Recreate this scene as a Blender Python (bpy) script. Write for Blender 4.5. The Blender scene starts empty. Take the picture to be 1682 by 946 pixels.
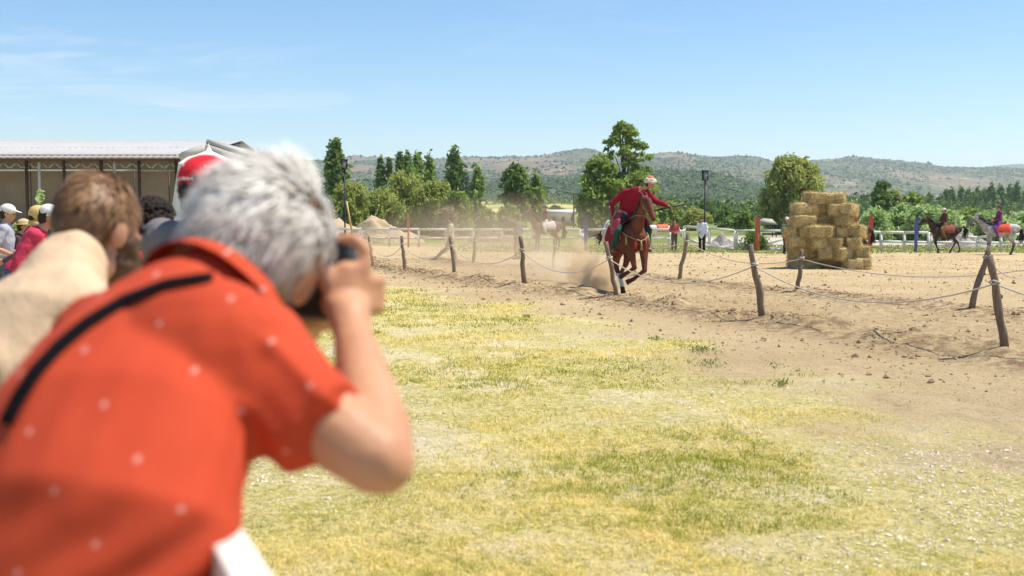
import bpy, bmesh, math, random
import numpy as np
from mathutils import Vector, Matrix, Quaternion
from mathutils.bvhtree import BVHTree
random.seed(7)
R = math.radians
S = bpy.context.scene
COL = S.collection

# ------------------------------------------------------------------ camera
F = 1869.0                                   # focal length in photo pixels (40 mm, 36 mm sensor, 1682 px)
PITCH = math.atan(113.0 / F)
EYE = Vector((0, 0, 1.65))
cam_d = bpy.data.cameras.new('camera'); cam = bpy.data.objects.new('camera', cam_d)
COL.objects.link(cam); S.camera = cam
cam.location = EYE; cam.rotation_euler = (math.pi / 2 - PITCH, 0, 0)
cam_d.sensor_width = 36; cam_d.lens = 40; cam_d.clip_start = 0.05; cam_d.clip_end = 30000
cam_d.dof.use_dof = True; cam_d.dof.focus_distance = 24; cam_d.dof.aperture_fstop = 3.0
cam_d.dof.aperture_blades = 0

# ------------------------------------------------------------------ world + sun + exposure
SUN = Vector((0.43, 0.05, 0.90)).normalized()      # towards the sun
W = bpy.data.worlds.new('World'); S.world = W; W.use_nodes = True
nt = W.node_tree; nt.nodes.clear()
wo = nt.nodes.new('ShaderNodeOutputWorld'); bg = nt.nodes.new('ShaderNodeBackground')
sky = nt.nodes.new('ShaderNodeTexSky'); sky.sky_type = 'NISHITA'; sky.sun_disc = False
sky.sun_elevation = math.asin(SUN.z); sky.sun_rotation = math.atan2(SUN.x, SUN.y)
sky.air_density = 1.0; sky.dust_density = 0.15; sky.ozone_density = 2.6; sky.altitude = 300
bg.inputs['Strength'].default_value = 0.106
tc = nt.nodes.new('ShaderNodeTexCoord'); sep = nt.nodes.new('ShaderNodeSeparateXYZ')
nt.links.new(tc.outputs['Generated'], sep.inputs[0])
# thin cirrus on a flat layer high above
den = nt.nodes.new('ShaderNodeMath'); den.operation = 'ADD'; den.inputs[1].default_value = 0.06
nt.links.new(sep.outputs['Z'], den.inputs[0])
dv = []
for ax in ('X', 'Y'):
    d = nt.nodes.new('ShaderNodeMath'); d.operation = 'DIVIDE'
    nt.links.new(sep.outputs[ax], d.inputs[0]); nt.links.new(den.outputs[0], d.inputs[1]); dv.append(d)
cmb = nt.nodes.new('ShaderNodeCombineXYZ')
nt.links.new(dv[0].outputs[0], cmb.inputs[0]); nt.links.new(dv[1].outputs[0], cmb.inputs[1])
mp = nt.nodes.new('ShaderNodeMapping'); mp.inputs['Scale'].default_value = (0.55, 0.9, 1)
mp.inputs['Rotation'].default_value = (0, 0, R(25)); mp.inputs['Location'].default_value = (3.3, 1.2, 0)
nt.links.new(cmb.outputs[0], mp.inputs[0])
n1 = nt.nodes.new('ShaderNodeTexNoise'); n1.inputs['Scale'].default_value = 1.4
n1.inputs['Detail'].default_value = 7; n1.inputs['Roughness'].default_value = 0.62
n1.inputs['Distortion'].default_value = 0.9
nt.links.new(mp.outputs[0], n1.inputs['Vector'])
n2 = nt.nodes.new('ShaderNodeTexNoise'); n2.inputs['Scale'].default_value = 0.32; n2.inputs['Detail'].default_value = 2
nt.links.new(mp.outputs[0], n2.inputs['Vector'])
def wr(src, a, b):
    m = nt.nodes.new('ShaderNodeMapRange'); m.inputs[1].default_value = a; m.inputs[2].default_value = b
    nt.links.new(src, m.inputs[0]); return m.outputs[0]
c1 = wr(n1.outputs[0], 0.50, 0.80); c2 = wr(n2.outputs[0], 0.42, 0.62)
cm = nt.nodes.new('ShaderNodeMath'); cm.operation = 'MULTIPLY'
nt.links.new(c1, cm.inputs[0]); nt.links.new(c2, cm.inputs[1])
cm2 = nt.nodes.new('ShaderNodeMath'); cm2.operation = 'MULTIPLY'; cm2.inputs[1].default_value = 0.85
el = nt.nodes.new('ShaderNodeMapRange'); el.inputs[1].default_value = .26; el.inputs[2].default_value = .16; nt.links.new(sep.outputs['Z'], el.inputs[0])
cme = nt.nodes.new('ShaderNodeMath'); cme.operation = 'MULTIPLY'; nt.links.new(cm.outputs[0], cme.inputs[0]); nt.links.new(el.outputs[0], cme.inputs[1])
nt.links.new(cme.outputs[0], cm2.inputs[0])
wmx = nt.nodes.new('ShaderNodeMix'); wmx.data_type = 'RGBA'
hs = nt.nodes.new('ShaderNodeHueSaturation'); hs.inputs['Saturation'].default_value = 1.26; nt.links.new(sky.outputs[0], hs.inputs['Color'])
nt.links.new(cm2.outputs[0], wmx.inputs['Factor']); nt.links.new(hs.outputs[0], wmx.inputs['A'])
wmx.inputs['B'].default_value = (6.6, 6.8, 7.0, 1)
nt.links.new(wmx.outputs['Result'], bg.inputs['Color']); nt.links.new(bg.outputs[0], wo.inputs[0])

sl = bpy.data.lights.new('sun', 'SUN'); sl.energy = 4.6; sl.angle = R(0.55); sl.color = (1.0, 0.945, 0.82)
so = bpy.data.objects.new('sun', sl); COL.objects.link(so)
so.rotation_euler = SUN.to_track_quat('Z', 'Y').to_euler(); so.location = (30, 0, 60)
S.view_settings.view_transform = 'Standard'; S.view_settings.look = 'None'
S.view_settings.gamma = 1; S.view_settings.exposure = 0.60
S.render.engine = 'CYCLES'
S.cycles.use_denoising = True; S.cycles.max_bounces = 6; S.cycles.volume_bounces = 3
S.cycles.transparent_max_bounces = 12
S.cycles.volume_step_rate = 2.0; S.cycles.volume_max_steps = 128

# ------------------------------------------------------------------ pixel of the photograph -> point at forward distance Y
def at(px, py, Y):
    cx, cy = px - 841.0, 473.0 - py
    d = Vector((cx, F * math.cos(PITCH) + cy * math.sin(PITCH), cy * math.cos(PITCH) - F * math.sin(PITCH)))
    return EYE + d * (Y / d.y)
def gnd(px, py, z=0.0):
    p = at(px, py, 10.0); k = (z - 1.65) / (p.z - 1.65)
    return EYE + (p - EYE) * k
def X(px, Y): return (px - 841.0) / F * Y

# ------------------------------------------------------------------ numpy noise
def _h(ix, iy, iz, s):
    n = (ix.astype(np.int64) * 374761393 + iy.astype(np.int64) * 668265263 + iz.astype(np.int64) * 2147483647 + s * 974634777) & 0xFFFFFFFF
    n = ((n ^ (n >> 13)) * 1274126177) & 0xFFFFFFFF
    return ((n ^ (n >> 16)) & 0xFFFFFF) / float(0xFFFFFF) * 2 - 1
def vnoise(p, s=0):
    p = np.asarray(p, float); i = np.floor(p); f = p - i; f = f * f * (3 - 2 * f); i = i.astype(np.int64)
    x, y, z = i[:, 0], i[:, 1], i[:, 2]; r = 0
    for dx in (0, 1):
        for dy in (0, 1):
            for dz in (0, 1):
                w = (f[:, 0] if dx else 1 - f[:, 0]) * (f[:, 1] if dy else 1 - f[:, 1]) * (f[:, 2] if dz else 1 - f[:, 2])
                r = r + w * _h(x + dx, y + dy, z + dz, s)
    return r
def fbm(p, o=4, s=0, g=0.5):
    r = 0; a = 1.0; p = np.asarray(p, float)
    for k in range(o): r = r + a * vnoise(p * (2 ** k) + 17.3 * k, s + k); a *= g
    return r
def fbm2(x, y, o=4, s=0, g=0.5):
    x = np.asarray(x, float); sh = x.shape
    return fbm(np.stack([x.ravel(), np.asarray(y, float).ravel(), np.zeros(x.size)], 1), o, s, g).reshape(sh)

# ------------------------------------------------------------------ node materials
class NM:
    def __init__(s, name, rough=0.8, spec=0.3):
        s.m = bpy.data.materials.new(name); s.m.use_nodes = True; s.t = s.m.node_tree
        s.b = s.t.nodes['Principled BSDF']; s.b.inputs['Roughness'].default_value = rough
        s.b.inputs['Specular IOR Level'].default_value = spec
        s.co = s.t.nodes.new('ShaderNodeTexCoord').outputs['Object']
    def n(s, t, **k):
        o = s.t.nodes.new('ShaderNode' + t)
        for a, v in k.items(): setattr(o, a, v)
        return o
    def L(s, a, b): s.t.links.new(a, b)
    def put(s, sock, v):
        if hasattr(v, 'is_output'): s.L(v, sock)
        elif isinstance(v, (tuple, list)) and len(v) == 3 and sock.type == 'RGBA': sock.default_value = (*v, 1)
        else: sock.default_value = v
    def noise(s, scale, detail=4, rough=0.55, vec=None, dist=0):
        o = s.n('TexNoise'); o.inputs['Scale'].default_value = scale; o.inputs['Detail'].default_value = detail
        o.inputs['Roughness'].default_value = rough; o.inputs['Distortion'].default_value = dist
        s.L(vec or s.co, o.inputs['Vector']); return o.outputs[0]
    def map(s, sc, rot=(0, 0, 0), vec=None):
        o = s.n('Mapping'); o.inputs['Scale'].default_value = sc; o.inputs['Rotation'].default_value = rot
        s.L(vec or s.co, o.inputs[0]); return o.outputs[0]
    def mr(s, v, a, b, c=0.0, d=1.0):
        o = s.n('MapRange'); s.L(v, o.inputs[0])
        for i, q in enumerate((a, b, c, d)): o.inputs[i + 1].default_value = q
        return o.outputs[0]
    def math(s, op, a, b=0.0):
        o = s.n('Math', operation=op); s.put(o.inputs[0], a); s.put(o.inputs[1], b); return o.outputs[0]
    def mix(s, f, a, b):
        o = s.n('Mix', data_type='RGBA'); s.put(o.inputs['Factor'], f); s.put(o.inputs['A'], a); s.put(o.inputs['B'], b)
        return o.outputs['Result']
    def attr(s, name): return s.n('Attribute', attribute_name=name)
    def col(s, c): s.put(s.b.inputs['Base Color'], c); return s
    def bump(s, h, st=0.5, dist=0.01):
        o = s.n('Bump'); o.inputs['Strength'].default_value = st; o.inputs['Distance'].default_value = dist
        s.L(h, o.inputs['Height']); s.L(o.outputs[0], s.b.inputs['Normal']); return s
MATS = {}
def M(name, c=None, c2=None, sc=6, rough=0.8, bump=0.0, bsc=None, bd=0.01, spec=0.3, stretch=None):
    if name in MATS: return MATS[name]
    k = NM(name, rough, spec)
    if c2 is None: c2 = tuple(v * 0.72 for v in c)
    v = k.map(stretch) if stretch else None
    k.col(k.mix(k.mr(k.noise(sc, 5, 0.6, v), 0.3, 0.7), c2, c))
    if bump: k.bump(k.noise(bsc or sc * 4, 4, 0.6, v), bump, bd)
    MATS[name] = k.m
    return k.m

# ------------------------------------------------------------------ mesh building
class MB:
    def __init__(s): s.v = []; s.f = []
    def add(s, vs, fs):
        o = len(s.v); s.v += [tuple(v) for v in vs]; s.f += [tuple(i + o for i in f) for f in fs]; return s
    def box(s, c, d, rot=None, taper=1.0):
        c = Vector(c); x, y, z = [k / 2 for k in d]
        vs = []
        for sz in (-1, 1):
            t = taper if sz > 0 else 1
            for sx, sy in ((-1, -1), (1, -1), (1, 1), (-1, 1)):
                p = Vector((sx * x * t, sy * y * t, sz * z))
                if rot: p = rot @ p
                vs.append(p + c)
        return s.add(vs, [(3, 2, 1, 0), (4, 5, 6, 7), (0, 1, 5, 4), (1, 2, 6, 5), (2, 3, 7, 6), (3, 0, 4, 7)])
    def tube(s, pts, rads, side=None, n=10, cap=True):
        P = [Vector(p) for p in pts]; vs = []; prev = None
        for i, p in enumerate(P):
            t = (P[min(i + 1, len(P) - 1)] - P[max(i - 1, 0)])
            t = t.normalized() if t.length > 1e-9 else Vector((0, 0, 1))
            if side is not None: a = Vector(side)
            elif prev is not None: a = prev
            else: a = Vector((1, 0, 0)) if abs(t.x) < 0.8 else Vector((0, 1, 0))
            a = a - t * a.dot(t)
            if a.length < 1e-4: a = Vector((0, 1, 0)) - t * t.y
            a.normalize(); b = t.cross(a); prev = a
            r = rads[i] if isinstance(rads, (list, tuple)) else rads
            ra, rb = r if isinstance(r, (list, tuple)) else (r, r)
            for k in range(n):
                an = 2 * math.pi * k / n
                vs.append(p + a * math.cos(an) * ra + b * math.sin(an) * rb)
        m = len(P); fs = [(i * n + k, i * n + (k + 1) % n, (i + 1) * n + (k + 1) % n, (i + 1) * n + k) for i in range(m - 1) for k in range(n)]
        if cap: fs += [tuple(range(n - 1, -1, -1)), tuple((m - 1) * n + k for k in range(n))]
        return s.add(vs, fs)
    def ell(s, c, r, ax=None, n=12, m=8):
        """ellipsoid; ax = 3x3 matrix whose columns are the radii directions"""
        c = Vector(c); r = (r, r, r) if not isinstance(r, (tuple, list)) else r
        vs = []
        for j in range(1, m):
            th = math.pi * j / m
            for k in range(n):
                ph = 2 * math.pi * k / n
                p = Vector((r[0] * math.sin(th) * math.cos(ph), r[1] * math.sin(th) * math.sin(ph), r[2] * math.cos(th)))
                vs.append((ax @ p if ax else p) + c)
        t = Vector((0, 0, r[2])); vs.append((ax @ t if ax else t) + c); vs.append((ax @ -t if ax else -t) + c)
        top, bot = len(vs) - 2, len(vs) - 1; fs = []
        for j in range(m - 2):
            for k in range(n):
                fs.append((j * n + k, (j + 1) * n + k, (j + 1) * n + (k + 1) % n, j * n + (k + 1) % n))
        for k in range(n):
            fs.append((top, k, (k + 1) % n)); fs.append((bot, (m - 2) * n + (k + 1) % n, (m - 2) * n + k))
        return s.add(vs, fs)
    def limb(s, pts, rads, side=None, n=12):
        s.tube(pts, rads, side, n)
        for p, r in zip(pts, rads):
            rr = min(r) if isinstance(r, (list, tuple)) else r
            s.ell(p, rr * 0.985, n=10, m=7)
        return s
    def mesh(s, name='m', smooth=True):
        me = bpy.data.meshes.new(name); me.from_pydata(s.v, [], s.f); me.update()
        if smooth: me.polygons.foreach_set('use_smooth', [True] * len(me.polygons))
        return me
def remesh(mb, vox, smooth=4, disp=None):
    me = mb.mesh(); o = bpy.data.objects.new('tmp', me); COL.objects.link(o)
    r = o.modifiers.new('r', 'REMESH'); r.mode = 'VOXEL'; r.voxel_size = vox; r.use_smooth_shade = True
    if smooth:
        q = o.modifiers.new('s', 'SMOOTH'); q.factor = 0.5; q.iterations = smooth
    dg = bpy.context.evaluated_depsgraph_get(); dg.update()
    out = bpy.data.meshes.new_from_object(o.evaluated_get(dg))
    bpy.data.objects.remove(o); bpy.data.meshes.remove(me)
    if disp:
        n = len(out.vertices); co = np.empty(n * 3); no = np.empty(n * 3)
        out.vertices.foreach_get('co', co); out.vertices.foreach_get('normal', no)
        co = co.reshape(-1, 3); no = no.reshape(-1, 3)
        d = disp(co, no); co = co + no * d[:, None]
        out.vertices.foreach_set('co', co.ravel()); out.update()
    out.polygons.foreach_set('use_smooth', [True] * len(out.polygons))
    return out
def npmesh(name, v, f, smooth=False, cols=None, cname='tint'):
    """v (n,3), f (m,3|4) arrays"""
    me = bpy.data.meshes.new(name); v = np.asarray(v, np.float32); f = np.asarray(f, np.int32); k = f.shape[1]
    me.vertices.add(len(v)); me.vertices.foreach_set('co', v.ravel())
    me.loops.add(f.size); me.loops.foreach_set('vertex_index', f.ravel())
    me.polygons.add(len(f)); me.polygons.foreach_set('loop_start', np.arange(0, f.size, k, dtype=np.int32))
    try: me.polygons.foreach_set('loop_total', np.full(len(f), k, np.int32))
    except Exception: pass
    me.polygons.foreach_set('use_smooth', np.full(len(f), smooth))
    me.update(calc_edges=True)
    if cols is not None:
        a = me.color_attributes.new(cname, 'FLOAT_COLOR', 'POINT')
        c = np.ones((len(v), 4), np.float32); c[:, :cols.shape[1]] = cols
        a.data.foreach_set('color', c.ravel())
    return me
def paint(me, fn, cname='tint'):
    n = len(me.vertices); co = np.empty(n * 3); me.vertices.foreach_get('co', co); co = co.reshape(-1, 3)
    c = np.ones((n, 4), np.float32); c[:, :3] = fn(co)
    a = me.color_attributes.new(cname, 'FLOAT_COLOR', 'POINT'); a.data.foreach_set('color', c.ravel())

def link(name, me, mat=None, parent=None, loc=None, rot=None, label=None):
    if isinstance(me, MB): me = me.mesh(name)
    if mat is not None:
        me.materials.clear(); me.materials.append(mat)
    o = bpy.data.objects.new(name, me); COL.objects.link(o)
    if parent: o.parent = parent
    if loc is not None: o.location = loc
    if rot is not None: o.rotation_euler = rot
    if label: o['label'] = label
    return o
def tag(o, label, cat, group=None):
    o['label'] = label; o['category'] = cat
    if group: o['group'] = group
    return o
def thing(name, label, cat, loc=(0, 0, 0), rz=0.0, group=None):
    o = bpy.data.objects.new(name, None); COL.objects.link(o); o.empty_display_size = 0.1
    o.location = loc; o.rotation_euler = (0, 0, rz); return tag(o, label, cat, group)
def copy_tree(o, parent=None):
    c = o.copy(); COL.objects.link(c)
    if parent: c.parent = parent
    for ch in list(o.children): copy_tree(ch, c)
    return c
def kind(o, k): o['kind'] = k; return o
def tinted(name, a, b, rough=0.75, trans=0.0, sc=3.0, spec=0.25, bump=0):
    """colour = mix(a,b,tint.r) * variation"""
    if name in MATS: return MATS[name]
    k = NM(name, rough, spec); at_ = k.attr('tint'); sp = k.n('SeparateColor'); k.L(at_.outputs['Color'], sp.inputs[0])
    c = k.mix(sp.outputs[0], a, b)
    k.col(c)
    if trans:
        tr = k.n('BsdfTranslucent'); k.L(c, tr.inputs[0]); mx = k.n('MixShader'); mx.inputs[0].default_value = trans
        k.L(k.b.outputs[0], mx.inputs[1]); k.L(tr.outputs[0], mx.inputs[2])
        k.L(mx.outputs[0], k.t.nodes['Material Output'].inputs[0])
    MATS[name] = k.m; return k.m

# ------------------------------------------------------------------ terrain
FRONT = [(2.0, 58), (-6, 50), (-5.2, 41), (-3.35, 35.4), (-1.6, 31.8), (0.31, 27.3), (2.2, 23.4), (4.08, 18.5), (5.88, 13.5), (7.6, 9.0)]
FRONT = FRONT[1:]
BACK = [(-6.5, 60), (-3.6, 49), (-1.37, 40.0), (1.42, 38.5), (4.43, 30.2), (6.47, 25.7), (8.31, 20.6), (10.3, 15.5)]
EDGE = [(-9, 31.5), (-3.6, 28.2), (-1.6, 25.5), (-0.1, 22), (1.0, 18.5), (2.1, 15.4), (3.2, 10.8), (3.9, 8.7), (4.9, 6.3), (5.5, 4)]
def pdist(x, y, poly):
    best = np.full(x.shape, 1e9); side = np.zeros(x.shape)
    for (ax, ay), (bx, by) in zip(poly[:-1], poly[1:]):
        dx, dy = bx - ax, by - ay; L2 = dx * dx + dy * dy
        t = np.clip(((x - ax) * dx + (y - ay) * dy) / L2, 0, 1)
        qx, qy = x - (ax + t * dx), y - (ay + t * dy); d = np.hypot(qx, qy)
        c = dx * qy - dy * qx; up = d < best
        best = np.where(up, d, best); side = np.where(up, np.sign(c), side)
    return best, side
def terrain(x, y):
    x = np.asarray(x, float); y = np.asarray(y, float)
    z = np.interp(y, [0, 85, 300, 900, 8000], [0, 0, 1.5, 17, 17])
    z = z + np.interp(y, [70, 120, 700], [0, 0.12, 1.2]) * fbm2(x / 30, y / 30, 3, 5)
    m = (y < 70) & (y > -5)
    if m.any():
        xm, ym = x[m], y[m]; zz = 0.02 * fbm2(xm / 1.6, ym / 1.6, 3, 1)
        dF, sF = pdist(xm, ym, FRONT); dB, sB = pdist(xm, ym, BACK)
        n = fbm2(xm * 1.3, ym * 1.3, 4, 9)
        zz += np.exp(-((dF - 0.1) / 0.42) ** 2) * (0.075 + 0.07 * n) * (ym < 45) * 1.5
        zz += np.exp(-((dB) / 0.45) ** 2) * (0.07 + 0.07 * n) * (ym < 50)
        inside = (sF > 0) & (sB < 0)
        rough = np.where(inside, 1.0, 0.35) * np.clip((46 - ym) / 10, 0, 1)
        zz += rough * 0.034 * fbm2(xm * 4.5, ym * 3.0, 3, 12)
        dE, sE = pdist(xm, ym, EDGE)
        zz += np.where(sE < 0, 0.015 * fbm2(xm * 2.4, ym * 2.4, 3, 21), 0)
        z[m] += zz
    return z
def tz(x, y): return float(terrain(np.array([float(x)]), np.array([float(y)]))[0])
def on(px, Y): x = X(px, Y); return Vector((x, Y, tz(x, Y)))

us = np.concatenate([np.linspace(-6, -1.3, 14), np.linspace(-1.2, -0.56, 26), np.linspace(-0.55, 0.55, 420), np.linspace(0.56, 1.2, 26), np.linspace(1.3, 6, 14)])
ys = np.concatenate([[-300, -60, -10, -4, -1, 1, 2.5], np.geomspace(3.6, 75, 620), np.geomspace(76, 9600, 110)])
U, Y_ = np.meshgrid(us, ys); Xg = U * (np.maximum(Y_, 0) + 2.5)
Xg[:3] *= 30
Zg = terrain(Xg, Y_)
verts = np.stack([Xg.ravel(), Y_.ravel(), Zg.ravel()], 1)
nc = len(us); nr = len(ys)
ii = (np.arange(nr - 1)[:, None] * nc + np.arange(nc - 1)[None, :]).ravel()
faces = np.stack([ii, ii + 1, ii + nc + 1, ii + nc], 1)
x, y = verts[:, 0], verts[:, 1]
dE, sE = pdist(x, y, EDGE)
nz = fbm2(x * 0.8, y * 0.8, 4, 31)
def sm(v, a, b): t = np.clip((v - a) / (b - a), 0, 1); return t * t * (3 - 2 * t)
near = np.where(y < 35, sm(dE * np.where(sE < 0, 1, -1) + nz * 1.0, -0.7, 1.3), 0)
t = x / np.maximum(y, 1); pxs = 841 + F * t
n3 = fbm2(x / 7, y / 7, 3, 33)
verge = sm(y + n3 * 1.5, 55, 58) * (1 - sm(y + n3 * 2, 68, 72)) * sm(pxs, 700, 820)
road = sm(y + n3 * 1.5, 66, 69) * (1 - sm(y + n3 * 6, 95, 108)) * sm(pxs + n3 * 40, 1120, 1180)
mead = sm(y + n3 * 3, 70, 78) * (1 - road) 
Rg = np.clip(near + verge, 0, 1)
dF, sF = pdist(x, y, FRONT); dB, sB = pdist(x, y, BACK)
churn = np.clip(np.exp(-((dF * np.where(sF < 0, 1, -1) - .35) / .62) ** 2) + np.exp(-(dB / 0.9) ** 2) + .35 * ((sF > 0) & (sB < 0)), 0, 1) * (y < 48)
gcol = np.stack([Rg, road, mead, churn], 1).astype(np.float32)
me = npmesh('ground', verts, faces, True)
for nm_, c_ in (('zone', gcol[:, :3]), ('churn', gcol[:, 3:4].repeat(3, 1))):
    a = me.color_attributes.new(nm_, 'FLOAT_COLOR', 'POINT'); cc = np.ones((len(verts), 4), np.float32); cc[:, :3] = c_
    a.data.foreach_set('color', cc.ravel())
k = NM('ground_soil_and_grass', 0.95, 0.1)
zs = k.n('SeparateColor'); k.L(k.attr('zone').outputs['Color'], zs.inputs[0])
ch = k.n('SeparateColor'); k.L(k.attr('churn').outputs['Color'], ch.inputs[0])
sand = k.mix(k.mr(k.noise(0.35, 4), 0.35, 0.65), (0.55, 0.395, 0.215), (0.66, 0.50, 0.29))
sand = k.mix(k.mr(k.noise(3.0, 6, 0.7), 0.50, 0.72), sand, (0.52, 0.375, 0.215))
sand = k.mix(k.mr(k.noise(13, 6, 0.8), 0.53, 0.66), sand, (0.37, 0.25, 0.13))
sand = k.mix(k.mr(k.noise(9, 5, 0.7), 0.30, 0.42, 0.55, 0.0), sand, (0.66, 0.53, 0.36))
sand = k.mix(k.math('MULTIPLY', ch.outputs[0], k.mr(k.noise(5, 6, 0.75), 0.43, 0.57)), sand, (0.29, 0.19, 0.105))
gr = k.mix(k.mr(k.noise(1.3, 7, 0.75), 0.40, 0.60), (0.72, 0.575, 0.25), (0.46, 0.41, 0.075))
gr = k.mix(k.mr(k.noise(13, 7, 0.85), 0.45, 0.57), gr, (0.86, 0.715, 0.33))
gr = k.mix(k.mr(k.noise(22, 6, 0.85), 0.54, 0.63), gr, (0.16, 0.13, 0.05))
gr = k.mix(k.math('MULTIPLY', k.mr(k.noise(0.75, 5, 0.7, k.map((1, 1.0, 1), (0.3, 0.1, 0.9))), 0.495, 0.60), k.mr(k.noise(15, 6, .85), 0.44, 0.54)), gr, (0.86, 0.72, 0.48))
vg = k.mix(k.mr(k.noise(1.5, 5, 0.7), 0.4, 0.6), (0.30, 0.34, 0.09), (0.42, 0.40, 0.15))
vy = k.n('SeparateXYZ'); k.L(k.co, vy.inputs[0])
gr = k.mix(k.mr(vy.outputs[1], 38, 45), gr, vg)
rd = k.mix(k.mr(k.noise(1.2, 5, 0.7), 0.35, 0.65), (0.50, 0.43, 0.37), (0.62, 0.55, 0.48))
md = k.mix(k.mr(k.noise(0.045, 5, 0.65), 0.40, 0.60), (0.15, 0.20, 0.05), (0.30, 0.30, 0.10))
md = k.mix(k.mr(k.noise(0.6, 5, 0.75), 0.45, 0.68), md, (0.12, 0.18, 0.045))
md = k.mix(k.mr(vy.outputs[1], 330, 420), md, k.mix(k.mr(k.noise(0.010, 3, 0.6), 0.45, 0.52), (0.52, 0.44, 0.17), (0.22, 0.27, 0.08)))
c = k.mix(zs.outputs[0], sand, gr); c = k.mix(zs.outputs[1], c, rd); c = k.mix(zs.outputs[2], c, md)
k.col(c)
k.bump(k.math('ADD', k.noise(7, 7, 0.75), k.math('MULTIPLY', k.noise(28, 5, 0.75), 0.45)), 1.0, 0.06)
g = kind(link('ground', me, k.m), 'structure')
GV = (x, y, Rg)

# ---- clods of earth thrown up along the rope lines, stones, grass
def rocks(name, P, size, mat, seed, flat=0.7):
    rng = np.random.default_rng(seed); n = len(P)
    base = np.array([[1, 0, 0], [-1, 0, 0], [0, 1, 0], [0, -1, 0], [0, 0, 1], [0, 0, -1]], float)
    fc = np.array([[0, 2, 4], [2, 1, 4], [1, 3, 4], [3, 0, 4], [2, 0, 5], [1, 2, 5], [3, 1, 5], [0, 3, 5]])
    sc = size[:, None, None] * rng.uniform(0.55, 1.25, (n, 6, 1)); a = rng.uniform(0, 6.28, n)
    v = base[None] * sc * np.array([1, 1, flat]); v = v + rng.normal(0, 0.16, v.shape) * size[:, None, None]
    ca, sa = np.cos(a)[:, None], np.sin(a)[:, None]
    vx = v[:, :, 0] * ca - v[:, :, 1] * sa; vy_ = v[:, :, 0] * sa + v[:, :, 1] * ca
    v = np.stack([vx, vy_, v[:, :, 2]], 2) + P[:, None, :]
    f = fc[None] + np.arange(n)[:, None, None] * 6
    tint = np.repeat(rng.uniform(0, 1, n), 6)[:, None].repeat(3, 1)
    return kind(link(name, npmesh(name, v.reshape(-1, 3), f.reshape(-1, 3), False, tint), mat), 'stuff')
rng = np.random.default_rng(3)
def along(poly, n, sig, ymax=48):
    seg = []; 
    for a, b in zip(poly[:-1], poly[1:]):
        L = math.dist(a, b); seg.append(L)
    seg = np.array(seg); i = rng.choice(len(seg), n, p=seg / seg.sum()); t = rng.uniform(0, 1, n)
    A = np.array(poly); p = A[i] * (1 - t[:, None]) + A[i + 1] * t[:, None]
    p = p + rng.normal(0, 1, p.shape) * sig; cl = fbm2(p[:, 0] * 0.9, p[:, 1] * 0.9, 3, 44)
    return p[(p[:, 1] < ymax) & (cl > -0.25)]
p = np.concatenate([along(FRONT, 9500, 0.40), along(BACK, 7000, 0.38), along(FRONT, 3500, 1.7), along(BACK, 900, 1.6),
                    np.stack([rng.uniform(-8, 20, 11000), rng.uniform(9, 56, 11000)], 1)])
dd, ss = pdist(p[:, 0], p[:, 1], EDGE); p = p[(ss > 0) | (p[:, 1] > 30)]
sz = rng.lognormal(-4.15, 0.55, len(p)).clip(0.006, 0.065)
P3 = np.stack([p[:, 0], p[:, 1], terrain(p[:, 0], p[:, 1]) + sz * 0.15], 1)
rocks('earth_clods', P3, sz, tinted('earth_clod', (0.40, 0.28, 0.16), (0.24, 0.155, 0.085), 0.95), 5)
# pale stones in the thin grass
p = np.stack([rng.uniform(-3, 6, 150000), 4.8 * (26 / 4.8) ** rng.uniform(0, 1, 150000)], 1)
dd, ss = pdist(p[:, 0], p[:, 1], EDGE); cl = fbm2(p[:, 0] * 0.75 + 5, p[:, 1] * 0.75, 4, 51)
p = p[(ss < 0) & (dd > 0.3) & (cl + 0.12 * np.clip(p[:, 0], 0, 3) > rng.uniform(0.10, 1.1, len(cl)))]
sz = rng.lognormal(-5.1, 0.45, len(p)).clip(0.003, 0.020)
P3 = np.stack([p[:, 0], p[:, 1], terrain(p[:, 0], p[:, 1]) + sz * 0.2], 1)
rocks('gravel_stones', P3, sz, tinted('pale_stone', (0.55, 0.46, 0.35), (0.84, 0.74, 0.60), 0.9), 6, 0.5)

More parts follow.
